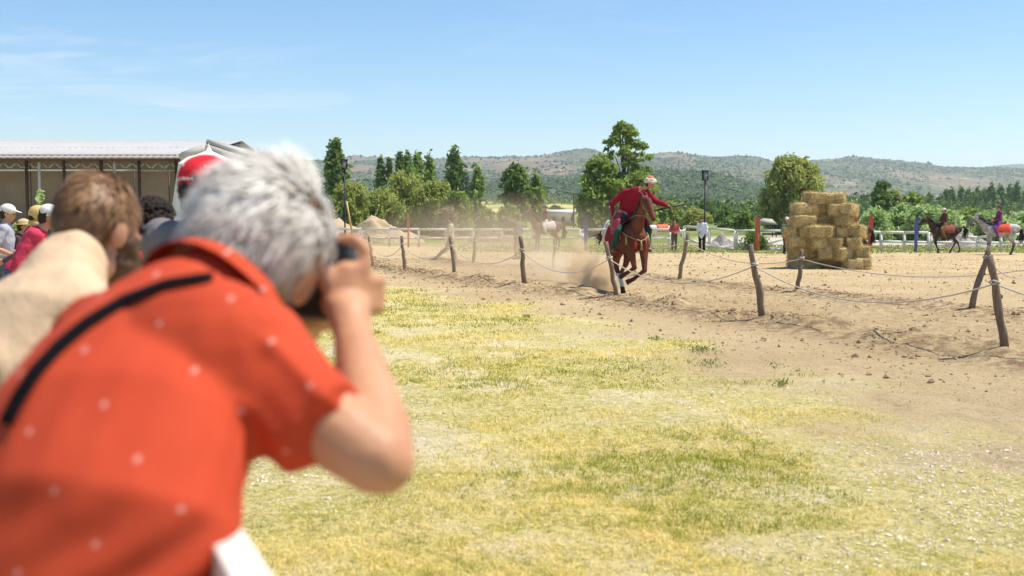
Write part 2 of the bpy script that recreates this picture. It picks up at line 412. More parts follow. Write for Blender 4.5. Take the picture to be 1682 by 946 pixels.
def blades(name, n, box, hrange, mat, seed, dens, dscale=0.035, wid=0.0035, lean=0.75):
    rng = np.random.default_rng(seed)
    y0, y1 = box; yy = y0 * (y1 / y0) ** rng.uniform(0, 1, n)          # even in depth ratio
    u = rng.uniform(-0.5, 0.52, n); xx = u * (yy + 1)
    keep = dens(xx, yy, rng); xx, yy = xx[keep], yy[keep]; n = len(xx)
    # small tufts
    h = rng.uniform(*hrange, n) * (1 + dscale * (yy - 5)) * (1 + 0.35 * fbm2(xx * 1.2, yy * 1.2, 2, seed))
    w = wid * (1 + 0.16 * (yy - 5)) * rng.uniform(0.7, 1.3, n)
    az = rng.uniform(0, 6.283, n); le = rng.uniform(0.1, lean, n) * h
    f = rng.uniform(0, 6.283, n)
    zz = terrain(xx, yy)
    cx, cy = np.cos(az), np.sin(az); wx, wy = np.cos(f) * w / 2, np.sin(f) * w / 2
    b = np.stack([xx, yy, zz - 0.004], 1); m_ = b + np.stack([cx * le * 0.4, cy * le * 0.4, h * 0.6], 1)
    t_ = b + np.stack([cx * le * 1.2, cy * le * 1.2, h * (1.0 - 0.25 * le / h)], 1)
    ww = np.stack([wx, wy, 0 * wx], 1)
    v = np.stack([b - ww, b + ww, m_ + ww * 0.8, m_ - ww * 0.8, t_], 1).reshape(-1, 3)
    o = (np.arange(n) * 5)[:, None]
    f3 = np.concatenate([o + np.array([[0, 1, 2]]), o + np.array([[0, 2, 3]]), o + np.array([[3, 2, 4]])])
    g1 = fbm2(xx * 0.7, yy * 0.7, 3, 71)
    tn = np.clip(0.28 + 0.95 * g1 + 0.35 * fbm2(xx * 3.1, yy * 3.1, 2, 72) + 0.75 * fbm2(xx * 15, yy * 10, 2, 73) + 0.36 * np.clip((-xx + 0.4) / 2.2, -1, 1) + rng.normal(0, 0.28, n), 0, 1)
    tint = np.repeat(tn, 5)[:, None].repeat(3, 1)
    return kind(link(name, npmesh(name, v, f3, False, tint), mat), 'stuff')
def dens_near(xx, yy, rng):
    d, s = pdist(xx, yy, EDGE); d = d * np.where(s < 0, 1, -1) + 1.0 * fbm2(xx * 0.8, yy * 0.8, 4, 31)
    bare = fbm2(xx * 0.75 + 5, yy * 0.75, 4, 51)
    pr = sm(d, -0.5, 1.6) * (1 - 0.94 * sm(bare + 0.12 * np.clip(xx - .3, 0, 2), -0.10, 0.26)) * (0.55 + 0.45 * sm(fbm2(xx * 2.2, yy * 2.2, 2, 77), -0.5, 0.3))
    return rng.uniform(0, 1, len(xx)) < pr
grass_m = tinted('thin_grass', (0.92, 0.745, 0.28), (0.35, 0.36, 0.03), 0.7, 0.35)
blades('grass', 400000, (4.6, 31), (0.012, 0.038), grass_m, 81, dens_near, lean=2.2, wid=0.0042)
def dens_tuft(xx, yy, rng):
    return dens_near(xx, yy, rng) & (fbm2(xx * 6.5, yy * 6.5, 3, 88) > 0.28)
blades('grass_tufts', 150000, (4.6, 24), (0.022, 0.055), tinted('tuft_grass', (0.66, 0.57, 0.15), (0.24, 0.29, 0.02), 0.7, 0.3), 84, dens_tuft, lean=1.2)
def dens_verge(xx, yy, rng):
    pr = sm(841 + F * xx / yy, 700, 830) * sm(yy + 1.5 * fbm2(xx / 7, yy / 7, 3, 33), 54.5, 58)
    return rng.uniform(0, 1, len(xx)) < pr
blades('verge_grass', 26000, (54, 72), (0.05, 0.11), tinted('verge_grass', (0.40, 0.37, 0.14), (0.14, 0.21, 0.04), 0.7, 0.3), 83, dens_verge, 0.0, 0.006)
# ------------------------------------------------------------------ hills
def ypx(Y, py): return 1.65 + (360.0 - py) / F * Y
CREST = [(-1400, 272), (-800, 262), (0, 262), (530, 264), (565, 260), (590, 256), (640, 258), (690, 264), (725, 259), (765, 257), (800, 258), (860, 258), (900, 257), (925, 253), (950, 247), (962, 246), (975, 248), (990, 254),
         (1030, 259), (1060, 257), (1090, 253), (1115, 252), (1140, 255), (1175, 258), (1215, 258), (1250, 264), (1280, 268), (1310, 266), (1350, 261), (1390, 257.5), (1425, 260), (1465, 265), (1505, 271), (1555, 275), (1610, 277), (1680, 279), (1800, 281), (2300, 270), (3200, 265)]
FOOT = [(-1400, 312), (0, 308), (560, 303), (700, 300), (800, 297), (900, 292), (970, 291), (1040, 285), (1090, 283), (1130, 286), (1180, 292), (1230, 304), (1290, 318), (1360, 326), (1450, 332), (1560, 338), (1700, 342), (2300, 340), (3200, 335)]
def hill_z(t, Y):
    px = 841 + F * t; yc = np.interp(px, *zip(*CREST)); yf = np.interp(px, *zip(*FOOT))
    K = 3000.0
    zf = ypx(1150, yf); zc = ypx(K, yc); z0 = 6.0
    zd = ypx(1550, np.minimum(yf + 5, 345))
    zm = ypx(2300, yf * 0.52 + yc * 0.48)
    z = np.empty(Y.shape)
    for k in range(Y.shape[0]):
        yy = Y[k, 0]
        z[k] = np.stack([z0 + 0 * zf[k], zf[k], zd[k], zm[k], zc[k], zc[k] * 0.86, zc[k] * 0.5, 0 * zc[k]]).T[np.arange(Y.shape[1]), 0] if False else 0
    nodes = np.array([650, 1150, 1550, 2300, K, 3300, 3900, 4400.0])
    Z = np.stack([z0 + 0 * zf, zf, zd, zm, zc, zc * 0.86, zc * 0.5, 0 * zc])
    j = np.clip(np.searchsorted(nodes, Y) - 1, 0, len(nodes) - 2)
    f = np.clip((Y - nodes[j]) / (nodes[j + 1] - nodes[j]), 0, 1); f = f * f * (3 - 2 * f) * 0.7 + f * 0.3
    a = np.take_along_axis(Z, j[None], 0)[0]; b = np.take_along_axis(Z, (j + 1)[None], 0)[0]
    z = a * (1 - f) + b * f
    X_ = t * Y
    gull = 1 - np.abs(fbm2(X_ / 260, Y / 260, 4, 61)) * 1.4
    amp = np.interp(Y, [650, 1150, 1500, 2300, 2900, 3050, 3300], [1, 5, 8, 26, 9, 4, 10])
    return z + amp * (gull - 0.6) + np.interp(Y, [650, 1200, 3300], [0.5, 2.2, 4]) * fbm2(X_ / 45, Y / 45, 3, 64)
tt = np.concatenate([np.linspace(-2.2, -0.56, 60), np.linspace(-0.55, 0.55, 560), np.linspace(0.56, 2.2, 60)])
yy = np.concatenate([np.linspace(650, 1550, 70), np.linspace(1560, 3150, 110), np.linspace(3200, 4400, 14)])
T, YY = np.meshgrid(tt, yy); HZ = hill_z(T, YY)
hv = np.stack([(T * YY).ravel(), YY.ravel(), HZ.ravel()], 1)
nc = len(tt); ii = (np.arange(len(yy) - 1)[:, None] * nc + np.arange(nc - 1)[None, :]).ravel()
hf = np.stack([ii, ii + 1, ii + nc + 1, ii + nc], 1)
k = NM('hill_scrub_and_rock', 0.95, 0.05)
sy = k.n('SeparateXYZ'); k.L(k.co, sy.inputs[0])
geo = k.n('NewGeometry')
soil = k.mix(k.mr(k.noise(0.006, 5, 0.7), 0.42, 0.6), (0.22, 0.175, 0.11), (0.29, 0.19, 0.125))
soil = k.mix(k.mr(k.noise(0.025, 4, 0.7), 0.56, 0.68), soil, (0.47, 0.37, 0.26))
scrub = k.mix(k.mr(k.noise(0.03, 5, 0.7), 0.4, 0.62), (0.05, 0.085, 0.04), (0.09, 0.13, 0.055))
cov = k.mr(k.noise(0.0042, 7, 0.72), 0.44, 0.60)
nearf = k.mr(sy.outputs[1], 1250, 1700, 0.8, 0.12)
cov2 = k.math('ADD', k.math('MULTIPLY', k.math('SUBTRACT', 1.0, cov), 1.0), nearf)
dots = k.mr(k.noise(0.085, 5, 0.8), 0.34, 0.52)
covf = k.math('MINIMUM', k.math('MULTIPLY', cov2, dots), 1.0)
k.col(k.mix(covf, soil, scrub))
k.bump(k.noise(0.06, 5, 0.7), 0.8, 6)
hills = kind(link('hills', npmesh('hills', hv, hf, True), k.m), 'structure')
# scrub bushes as real lumps on the slopes
rng = np.random.default_rng(12)
n = 110000; t_ = rng.uniform(-0.62, 0.62, n); Yb = 700 * (3150 / 700) ** rng.uniform(0, 1, n)
hx = t_ * Yb
cl = fbm2(hx / 170, Yb / 170, 4, 90)
pr = np.where(Yb < 1500, 0.80 + 0.5 * cl, 0.62 + 0.9 * cl)
ok = rng.uniform(0, 1, n) < pr; hx, Yb, t_ = hx[ok], Yb[ok], t_[ok]
order = np.argsort(tt); 
def hz_interp(t, Y):
    i = np.clip(np.searchsorted(yy, Y) - 1, 0, len(yy) - 2); j = np.clip(np.searchsorted(tt, t) - 1, 0, len(tt) - 2)
    fi = (Y - yy[i]) / (yy[i + 1] - yy[i]); fj = (t - tt[j]) / (tt[j + 1] - tt[j])
    return (HZ[i, j] * (1 - fi) + HZ[i + 1, j] * fi) * (1 - fj) + (HZ[i, j + 1] * (1 - fi) + HZ[i + 1, j + 1] * fi) * fj
sz = rng.lognormal(0.75, 0.35, len(hx)).clip(1.2, 6) * np.interp(Yb, [700, 3000], [0.75, 1.25])
P3 = np.stack([hx, Yb, hz_interp(t_, Yb) + sz * 0.25], 1)
rocks('hillside_scrub', P3, sz, tinted('scrub', (0.045, 0.075, 0.028), (0.105, 0.14, 0.05), 0.95), 14, 0.8)
# far ridge beyond
tt2 = np.linspace(-2.0, 2.0, 500); yy2 = np.linspace(4700, 6300, 12)
FAR = [(-2600, 300), (500, 300), (1300, 300), (1500, 283), (1585, 274), (1615, 268), (1640, 264), (1665, 262), (1690, 264), (1740, 267), (1900, 262), (2600, 270), (4600, 300)]
T2, Y2 = np.meshgrid(tt2, yy2); z2 = ypx(5500, np.interp(841 + F * T2, *zip(*FAR))) * np.interp(Y2, [4700, 5500, 6300], [0.0, 1.0, 0.2]) + 12 * fbm2(T2 * 40, Y2 / 500, 4, 3)
nc = len(tt2); ii = (np.arange(len(yy2) - 1)[:, None] * nc + np.arange(nc - 1)[None, :]).ravel()
kind(link('far_hills', npmesh('far_hills', np.stack([(T2 * Y2).ravel(), Y2.ravel(), z2.ravel()], 1), np.stack([ii, ii + 1, ii + nc + 1, ii + nc], 1), True), k.m), 'structure')

# haze: one closed box of thin air
hb = MB().box((0, 4300, 154), (24000, 10600, 314))
hm = bpy.data.materials.new('haze_air'); hm.use_nodes = True; hm.node_tree.nodes.clear()
ho = hm.node_tree.nodes.new('ShaderNodeOutputMaterial'); hp = hm.node_tree.nodes.new('ShaderNodeVolumePrincipled')
hp.inputs['Color'].default_value = (0.78, 0.87, 1.0, 1); hp.inputs['Density'].default_value = 0.00014; hp.inputs['Anisotropy'].default_value = 0.2
hm.node_tree.links.new(hp.outputs[0], ho.inputs['Volume'])
haze = kind(link('haze', hb, hm), 'stuff')

# ------------------------------------------------------------------ trees
def leaf_quads(C, size, rng, droop=0.0, tint=None):
    n = len(C); a = rng.normal(0, 1, (n, 3)); a /= np.linalg.norm(a, axis=1)[:, None]
    b = rng.normal(0, 1, (n, 3)); b -= a * (a * b).sum(1)[:, None]; b /= np.linalg.norm(b, axis=1)[:, None]
    if droop:
        a = a * (1 - droop) + np.array([0, 0, -1.0]) * droop; a /= np.linalg.norm(a, axis=1)[:, None]
        b -= a * (a * b).sum(1)[:, None]; b /= np.linalg.norm(b, axis=1)[:, None]
    s = size * rng.uniform(0.6, 1.4, n)[:, None]; el = 1.0 + droop * 1.6
    v = np.stack([C - a * s * el, C + b * s * 0.55, C + a * s * el, C - b * s * 0.55], 1).reshape(-1, 3)
    f = np.arange(n * 4).reshape(n, 4)
    return v, f, np.repeat(tint if tint is not None else rng.uniform(0, 1, n), 4)
def crown_mesh(kind_, h, w, base, seed, nleaf, leaf, gaps=0.35, clumps=None):
    rng = np.random.default_rng(seed); ch_ = h - base
    if kind_ == 'poplar': nclump = 46; prof = lambda q: (0.35 + 0.65 * np.sin(np.pi * np.clip(q * 0.9 + 0.08, 0, 1)) ** 0.7) * np.clip((1.03 - q) * 4, 0.12, 1)
    elif kind_ == 'broad': nclump = 60; prof = lambda q: np.sin(np.pi * np.clip(q * 0.86 + 0.1, 0, 1)) ** 0.6
    elif kind_ == 'willow': nclump = 75; prof = lambda q: np.sin(np.pi * np.clip(q * 0.80 + 0.13, 0, 1)) ** 0.6
    elif kind_ == 'open': nclump = 44; prof = lambda q: np.interp(q, [0, 0.12, 0.35, 0.5, 0.62, 0.8, 0.92, 1], [0.70, 1.0, 0.95, 0.62, 0.72, 0.80, 0.42, 0.10])
    else: nclump = 40; prof = lambda q: np.sqrt(np.clip(1 - q * q, 0, 1)) * 0.97 + 0.03
    nclump = int((clumps or nclump) * 2.1)
    q = rng.uniform(0, 1, nclump) ** 0.9; an = rng.uniform(0, 6.283, nclump); rr = np.sqrt(rng.uniform(0.05, 1, nclump))
    rag = {'poplar': .55, 'broad': .40, 'willow': .16, 'open': .35, 'bush': .22}[kind_]
    R_ = prof(q) * w / 2 * rr * rng.uniform(0.72, 1.16, nclump) * (1 + rag * vnoise(np.stack([np.cos(an) * 1.5, np.sin(an) * 1.5, q * 9], 1), seed))
    nleaf = int(nleaf * {'poplar': .40, 'broad': .50, 'willow': 1.15, 'open': .55, 'bush': .9}[kind_]); leaf = leaf * {'poplar': 1.15, 'broad': 1.15, 'willow': .85, 'open': 1.1, 'bush': 1.0}[kind_]
    cc = np.stack([np.cos(an) * R_, np.sin(an) * R_, base + q * ch_ * 0.96], 1)
    cs = w * {'poplar': 0.26, 'broad': 0.16, 'willow': 0.15, 'open': 0.062, 'bush': 0.17}[kind_] * rng.uniform(0.38, 0.95, nclump)
    wt = cs ** 2; i = rng.choice(nclump, nleaf, p=wt / wt.sum())
    d = rng.normal(0, 1, (nleaf, 3)); d /= np.linalg.norm(d, axis=1)[:, None]; d *= (rng.uniform(0.12, 1.0, nleaf)[:, None] ** 0.8) * {'poplar': 1.5, 'broad': 1.6, 'willow': 1.35, 'open': 1.5, 'bush': 1.45}[kind_]; leaf = leaf * 1.25; nleaf_ = nleaf
    st = np.array([1, 1, 2.3 if kind_ == 'poplar' else (1.35 if kind_ == 'willow' else 0.85)])
    C = cc[i] + d * cs[i][:, None] * st
    C[:, 2] = np.maximum(C[:, 2], 0.05)
    ct = rng.uniform(0, 1, nclump)
    tn = np.clip(ct[i] * 0.65 - .12 + rng.uniform(0, 0.6, nleaf), 0, 1)
    v, f, tn = leaf_quads(C, leaf, rng, 0.45 if kind_ == 'willow' else 0.0, tn)
    return npmesh('crown', v, f, False, tn[:, None].repeat(3, 1)), cc
def trunk_mb(h, r, cc, seed, nb=14, bend=0.03):
    rng = random.Random(seed); mb = MB()
    top = h * 0.93; pts = [(rng.uniform(-1, 1) * bend * h * (i / 7), rng.uniform(-1, 1) * bend * h * (i / 7), top * i / 7 - (0.3 if i == 0 else 0)) for i in range(8)]
    mb.tube(pts, [r * (1.35 if i == 0 else 1 - 0.13 * i) for i in range(8)], n=7)
    ci = list(range(len(cc))); rng.shuffle(ci)
    for j in ci[:nb]:
        e = Vector(cc[j]); zb = max(0.3 * h * 0.3, e.z * 0.62); q = min(6, int(zb / top * 7)); s_ = Vector(pts[q]).lerp(Vector(pts[q + 1]), 0.5)
        m_ = s_.lerp(e, 0.5) + Vector((0, 0, 0.04 * h)); mb.tube([s_, m_, e], [r * 0.42, r * 0.26, r * 0.1], n=5)
    return mb
bark = M('tree_bark', (0.20, 0.155, 0.11), (0.11, 0.085, 0.06), 5, 0.95, 0.6, 20)
LM = {'dark': tinted('leaf_dark', (0.07, 0.125, 0.025), (0.26, 0.36, 0.085), 0.65, 0.40),
      'mid': tinted('leaf_mid', (0.12, 0.19, 0.03), (0.40, 0.50, 0.12), 0.65, 0.45),
      'olive': tinted('leaf_olive', (0.24, 0.28, 0.055), (0.52, 0.54, 0.16), 0.65, 0.5),
      'fresh': tinted('leaf_fresh', (0.20, 0.32, 0.07), (0.60, 0.72, 0.32), 0.6, 0.45),
      'dry': tinted('leaf_dry', (0.24, 0.17, 0.10), (0.40, 0.31, 0.20), 0.8, 0.2),
      'grey': tinted('leaf_grey', (0.16, 0.18, 0.13), (0.27, 0.30, 0.21), 0.8, 0.2)}
def tree(name, label, cat, kind_, px, py_top, wpx, D, leafm, n, leaf, seed, base=0.1, group=None, r=None, nb=14, clumps=None):
    loc = on(px, D); loc.z -= 0.05
    h = ypx(D, py_top) - loc.z; w = wpx / F * D
    o = thing(name, label, cat, loc, random.Random(seed).uniform(0, 6), group)
    me, cc = crown_mesh(kind_, h, w, base * h, seed, n, leaf, clumps=clumps)
    link('crown', me, LM[leafm], o)
    link('trunk' if kind_ != 'bush' else 'stem', trunk_mb(h, r or 0.022 * h, cc, seed, nb), bark, o)
    return o
GT = 'trees beyond the white fence'; GB = 'bushes beyond the white fence'; GP = 'poplars standing in a row behind the willow scrub'
tree('poplar_tree', 'tall ragged dark poplar at the left, just right of the grey-haired head', 'tree', 'poplar', 553, 238, 34, 130, 'dark', 5200, 0.24, 101, 0.12, GT)
tree('poplar_tree', 'slim dark poplar, first of the two thin ones at the left', 'tree', 'poplar', 626, 257, 15, 170, 'dark', 2600, 0.22, 102, 0.1, GP)
tree('poplar_tree', 'slim dark poplar, second of the two thin ones at the left', 'tree', 'poplar', 641, 261, 15, 170, 'dark', 2600, 0.22, 103, 0.1, GP)
tree('poplar_tree', 'dark poplar on the left edge of the close poplar clump', 'tree', 'poplar', 657, 255, 19, 165, 'dark', 3000, 0.22, 104, 0.1, GP)
tree('poplar_tree', 'green poplar, second from the left in the close clump', 'tree', 'poplar', 671, 252, 22, 160, 'mid', 3200, 0.22, 105, 0.1, GP)
tree('poplar_tree', 'green poplar in the middle of the close clump', 'tree', 'poplar', 686, 254, 22, 163, 'mid', 3200, 0.22, 106, 0.1, GP)
tree('poplar_tree', 'lighter green poplar closing the clump on the right', 'tree', 'poplar', 706, 257, 24, 158, 'mid', 3400, 0.22, 107, 0.1, GP)
tree('poplar_tree', 'broad dark poplar standing alone right of the clump', 'tree', 'poplar', 747, 254, 36, 150, 'dark', 6200, 0.22, 108, 0.1, GT)
tree('poplar_tree', 'thin leggy poplar left of the yellow field', 'tree', 'poplar', 784, 279, 24, 140, 'mid', 2600, 0.2, 109, 0.12, GT)
tree('bare_tree', 'thin grey half-bare tree between two poplars', 'tree', 'poplar', 766, 280, 14, 142, 'grey', 700, 0.16, 110, 0.15, GT, nb=26)
tree('broadleaf_tree', 'dark bushy tree with a pointed top above the raised arm', 'tree', 'broad', 846, 268, 50, 120, 'dark', 7000, 0.2, 111, 0.06, GT)
tree('broadleaf_tree', 'paler thin tree above the brown horse', 'tree', 'poplar', 880, 290, 24, 122, 'mid', 2600, 0.18, 112, 0.1, GT)
tree('broadleaf_tree', 'tall bright green tree behind the galloping rider', 'tree', 'open', 1023, 198, 108, 100, 'mid', 10500, 0.16, 114, 0.03, GT, r=0.16, nb=60, clumps=95)
tree('broadleaf_tree', 'lower leafy tree left of the tall one behind the rider', 'tree', 'broad', 982, 258, 66, 97, 'mid', 11000, 0.15, 115, 0.02, GT)
tree('broadleaf_tree', 'low leafy tree hidden behind the rider and his horse', 'tree', 'broad', 1046, 285, 66, 98, 'mid', 7000, 0.15, 116, 0.02, GT)
tree('willow_tree', 'round yellow-green willow left of the straw bales', 'tree', 'willow', 1301, 264, 90, 110, 'olive', 17000, 0.16, 117, 0.05, GT, r=0.15)
tree('broadleaf_tree', 'dark upright tree right of the straw bales', 'tree', 'broad', 1446, 298, 34, 150, 'dark', 5000, 0.2, 118, 0.05, GT)
tree('broadleaf_tree', 'dull olive tree beside the dark one right of the bales', 'tree', 'broad', 1466, 312, 32, 152, 'olive', 3200, 0.2, 119, 0.05, GT)
tree('broadleaf_tree', 'low rounded tree between the bales and the dark horse', 'tree', 'broad', 1497, 318, 44, 150, 'mid', 4000, 0.2, 120, 0.05, GT)
for i, (px, py, w, D, lm, kd, lab) in enumerate([
    (575, 305, 62, 105, 'olive', 'willow', 'light olive willow bush behind the dirt mound, leftmost'),
    (628, 318, 70, 112, 'olive', 'willow', 'low olive willow bush left of the thin poplars'),
    (668, 292, 92, 116, 'olive', 'willow', 'large pale olive willow bush in front of the poplar clump'),
    (714, 306, 78, 108, 'olive', 'willow', 'pale olive willow bush right of the largest one'),
    (748, 318, 56, 104, 'mid', 'willow', 'greener willow bush at the right end of the willow scrub'),
    (735, 342, 44, 92, 'dry', 'bush', 'dry pinkish-brown bush above the striding person'),
    (800, 346, 40, 105, 'mid', 'bush', 'low green bush under the thin leggy poplar'),
    (836, 338, 46, 108, 'mid', 'bush', 'low green bush at the foot of the dark bushy tree'),
    (912, 340, 36, 175, 'dark', 'bush', 'small dark bush behind the white-roofed shed'),
    (1100, 335, 60, 130, 'mid', 'bush', 'green bush right of the bow'),
    (1140, 345, 54, 125, 'olive', 'bush', 'olive bush behind the standing person in white'),
    (1190, 342, 50, 150, 'dark', 'bush', 'dark bush right of the lamp post'),
    (1221, 347, 44, 118, 'mid', 'bush', 'small leafy bush left of the thatched shelter'),
    (1283, 340, 60, 122, 'dark', 'bush', 'dark bush at the foot of the round willow'),
    (1160, 330, 40, 190, 'dark', 'bush', 'distant dark bush behind the lamp post')]):
    tree('willow_bush' if kd == 'willow' else 'green_bush' if lm != 'dry' else 'dry_bush', lab, 'bush', kd, px, py, w, D, lm, 6500 if kd == 'willow' else 2600, 0.14 if kd == 'willow' else 0.15, 200 + i, 0.0, GB, r=0.06)
for i, (px, py, w, D, lab) in enumerate([
    (1436, 346, 66, 84, 'bright green leafy bush just right of the bales'),
    (1476, 340, 70, 88, 'bright green leafy bush between the red and blue posts'),
    (1515, 340, 70, 84, 'bright green leafy bush behind the blue post'),
    (1556, 350, 66, 82, 'bright green leafy bush behind the dark horse'),
    (1590, 343, 54, 98, 'mid green bush between the two walking horses'),
    (1628, 352, 66, 86, 'bright green leafy bush behind the grey horse'),
    (1676, 356, 64, 90, 'bright green leafy bush at the right edge of the photo')]):
    tree('green_bush', lab, 'bush', 'bush', px, py, w, D, 'mid' if i == 4 else 'fresh', 5200, 0.12, 240 + i, 0.0, 'bright bushes along the road', r=0.05, clumps=34)
p0 = None
PW = 'one two three four five six seven eight nine ten eleven twelve thirteen fourteen'.split()
for i, (px, py, w) in enumerate([(1527, 328, 14), (1541, 332, 12), (1552, 325, 12), (1562, 321, 13), (1576, 322, 14), (1588, 324, 12), (1603, 322, 11), (1613, 325, 12), (1627, 318, 13), (1640, 320, 12), (1655, 318, 14), (1668, 318, 12), (1679, 326, 12), (1516, 334, 14)]):
    D = 420 + 25 * math.sin(i * 2.1); loc = on(px, D); h = ypx(D, py) - loc.z
    if p0 is None:
        p0 = tree('poplar_tree', 'narrow dark poplar in the far row at the right, number two from its left end', 'tree', 'poplar', px, py, w + 3, D, 'dark', 1500, 0.55, 300, 0.05, 'poplars in the far row on the right'); o = p0; h0 = h
    else:
        o = copy_tree(p0); o['label'] = 'narrow dark poplar in the far row at the right, number %s from its left end' % PW[sorted([1527, 1541, 1552, 1562, 1576, 1588, 1603, 1613, 1627, 1640, 1655, 1668, 1679, 1516]).index(px)]; o.location = loc; o.rotation_euler = (0, 0, i * 1.3); o.scale = (1 + 0.15 * math.sin(i * 5), 1, h / h0)
tree('green_bush', 'small dark green shrub growing against the white fence', 'bush', 'bush', 1240, 384, 50, 60.5, 'dark', 2200, 0.06, 261, 0.0, None, r=0.02)
tree('young_tree', 'thin young tree with a few leaves in front of the barn wall', 'tree', 'broad', 68, 311, 18, 30, 'fresh', 260, 0.05, 262, 0.55, None, r=0.02, nb=6)
tree('green_bush', 'yellow-green shrub behind the spectators at the far left', 'bush', 'bush', 32, 366, 44, 26, 'olive', 2400, 0.05, 263, 0.0, None, r=0.02)
# small weeds at the edge of the sand
weed_m = tinted('weed_leaf', (0.15, 0.20, 0.05), (0.32, 0.36, 0.11), 0.7, 0.3)
for i, (px, py, w, n_) in enumerate([(1152, 578, 60, 420), (1170, 600, 70, 300), (1283, 636, 30, 190), (865, 522, 18, 130), (1078, 560, 22, 120), (1272, 600, 22, 60)]):
    c_ = gnd(px, py); D = c_.y; w_ = w / F * D; rng = np.random.default_rng(500 + i)
    n_ = int(n_ * .55); r_ = rng.uniform(0, 1, n_) ** .8 * w_ / 2 * (1 + .5 * np.sin(np.arange(n_))); a_ = rng.uniform(0, 6.28, n_)
    P = np.stack([r_ * np.cos(a_), r_ * np.sin(a_) * 1.6, rng.uniform(0.005, 0.05, n_)], 1)
    v, f, tn = leaf_quads(P, 0.014, rng)
    v, f, tn = v, f, tn
    o = link('weed', npmesh('weed', v, f, False, tn[:, None].repeat(3, 1)), weed_m, loc=(c_.x, c_.y, tz(c_.x, c_.y)))
    kind(o, 'stuff'); tag(o, ['straggling green weed patch where the grass meets the sand, largest', 'loose flat weed just below the largest patch', 'small dark weed tuft alone on the sand at the grass edge', 'small weed tuft furthest away near the horse', 'small weed sprig between the horse and the large patch', 'faint low weed sprig above the small dark tuft'][i], 'weed')

# far wood: hedges and copses on the plain that read as one mass
rng = np.random.default_rng(77); n = 90000
Yw = 240 * (680 / 240) ** rng.uniform(0, 1, n); tw_ = rng.uniform(-0.60, 0.60, n); xw = tw_ * Yw; pw = 841 + F * tw_
m_ = fbm2(xw / 60, Yw / 38, 3, 95) + 0.25 * fbm2(xw / 14, Yw / 14, 2, 96)
gapm = ((pw > 788) & (pw < 832) & (Yw < 620)) | ((pw > 895) & (pw < 950) & (Yw < 560))
ok = (m_ > -0.05) & ~gapm; xw, Yw = xw[ok], Yw[ok]; m_ = m_[ok]
hgt = 5.5 * np.clip(m_ + 0.15, 0.1, 0.75) / .75 * (0.8 + 0.5 * fbm2(xw / 7, Yw / 7, 2, 99))
C = np.stack([xw, Yw, terrain(xw, Yw) + hgt * rng.uniform(0.1, 1, len(xw))], 1)
v, f, tn = leaf_quads(C, 0.75, rng, 0, np.clip(.35 + .5 * fbm2(xw / 12, Yw / 12, 2, 98) + rng.normal(0, .2, len(xw)), 0, 1))
kind(link('far_wood', npmesh('far_wood', v, f, False, tn[:, None].repeat(3, 1)), tinted('far_leaf', (0.06, 0.105, 0.028), (0.20, 0.27, 0.075), 0.8, 0.2)), 'stuff')
# ------------------------------------------------------------------ people
def V(*a): return Vector(a)
def basis(fw, up=(0, 0, 1)):
    f = Vector(fw).normalized(); u = Vector(up); u = (u - f * f.dot(u)).normalized(); l = u.cross(f)
    return Matrix((f, l, u)).transposed()          # columns: forward, left, up
def skin_m(n='skin', c=(0.50, 0.27, 0.18)): return M(n, c, (c[0] * 0.84, c[1] * 0.74, c[2] * 0.70), 9, 0.55, 0.12, 60, 0.004, 0.35)
def fabric(n, c, c2=None, sc=7):
    if 'cloth_' + n in MATS: return MATS['cloth_' + n]
    return M('cloth_' + n, c, c2 or tuple(v * 0.80 for v in c), sc, 0.88, 0.5, 24, 0.015, 0.15)
def add_head(mb, c, B, s, beard=0):
    """skull, jaw, nose, brow, ears; B columns forward/left/up"""
    f, l, u = [B @ Vector(e) for e in ((1, 0, 0), (0, 1, 0), (0, 0, 1))]
    mb.ell(c + u * 0.028 * s - f * 0.006 * s, (0.098 * s, 0.077 * s, 0.092 * s), B, 16, 12)
    mb.ell(c - u * 0.035 * s + f * 0.022 * s, (0.068 * s, 0.058 * s, 0.078 * s), B, 14, 10)
    mb.ell(c - u * 0.088 * s + f * 0.062 * s, (0.026 * s, 0.030 * s, 0.022 * s), B, 10, 8)
    mb.ell(c + u * 0.012 * s + f * 0.084 * s, (0.014 * s, 0.045 * s, 0.010 * s), B, 10, 6)
    mb.tube([c + u * 0.005 * s + f * 0.088 * s, c - u * 0.030 * s + f * 0.110 * s, c - u * 0.040 * s + f * 0.090 * s], [0.008 * s, 0.014 * s, 0.010 * s], n=8)
    mb.ell(c - u * 0.062 * s + f * 0.083 * s, (0.012 * s, 0.024 * s, 0.009 * s), B, 10, 6)
    for k in (-1, 1):
        mb.ell(c - u * 0.018 * s + f * 0.062 * s + l * k * 0.036 * s, (0.022 * s, 0.022 * s, 0.022 * s), B, 8, 6)
        mb.ell(c - u * 0.010 * s - f * 0.004 * s + l * k * 0.080 * s, (0.020 * s, 0.009 * s, 0.033 * s), B, 10, 8)
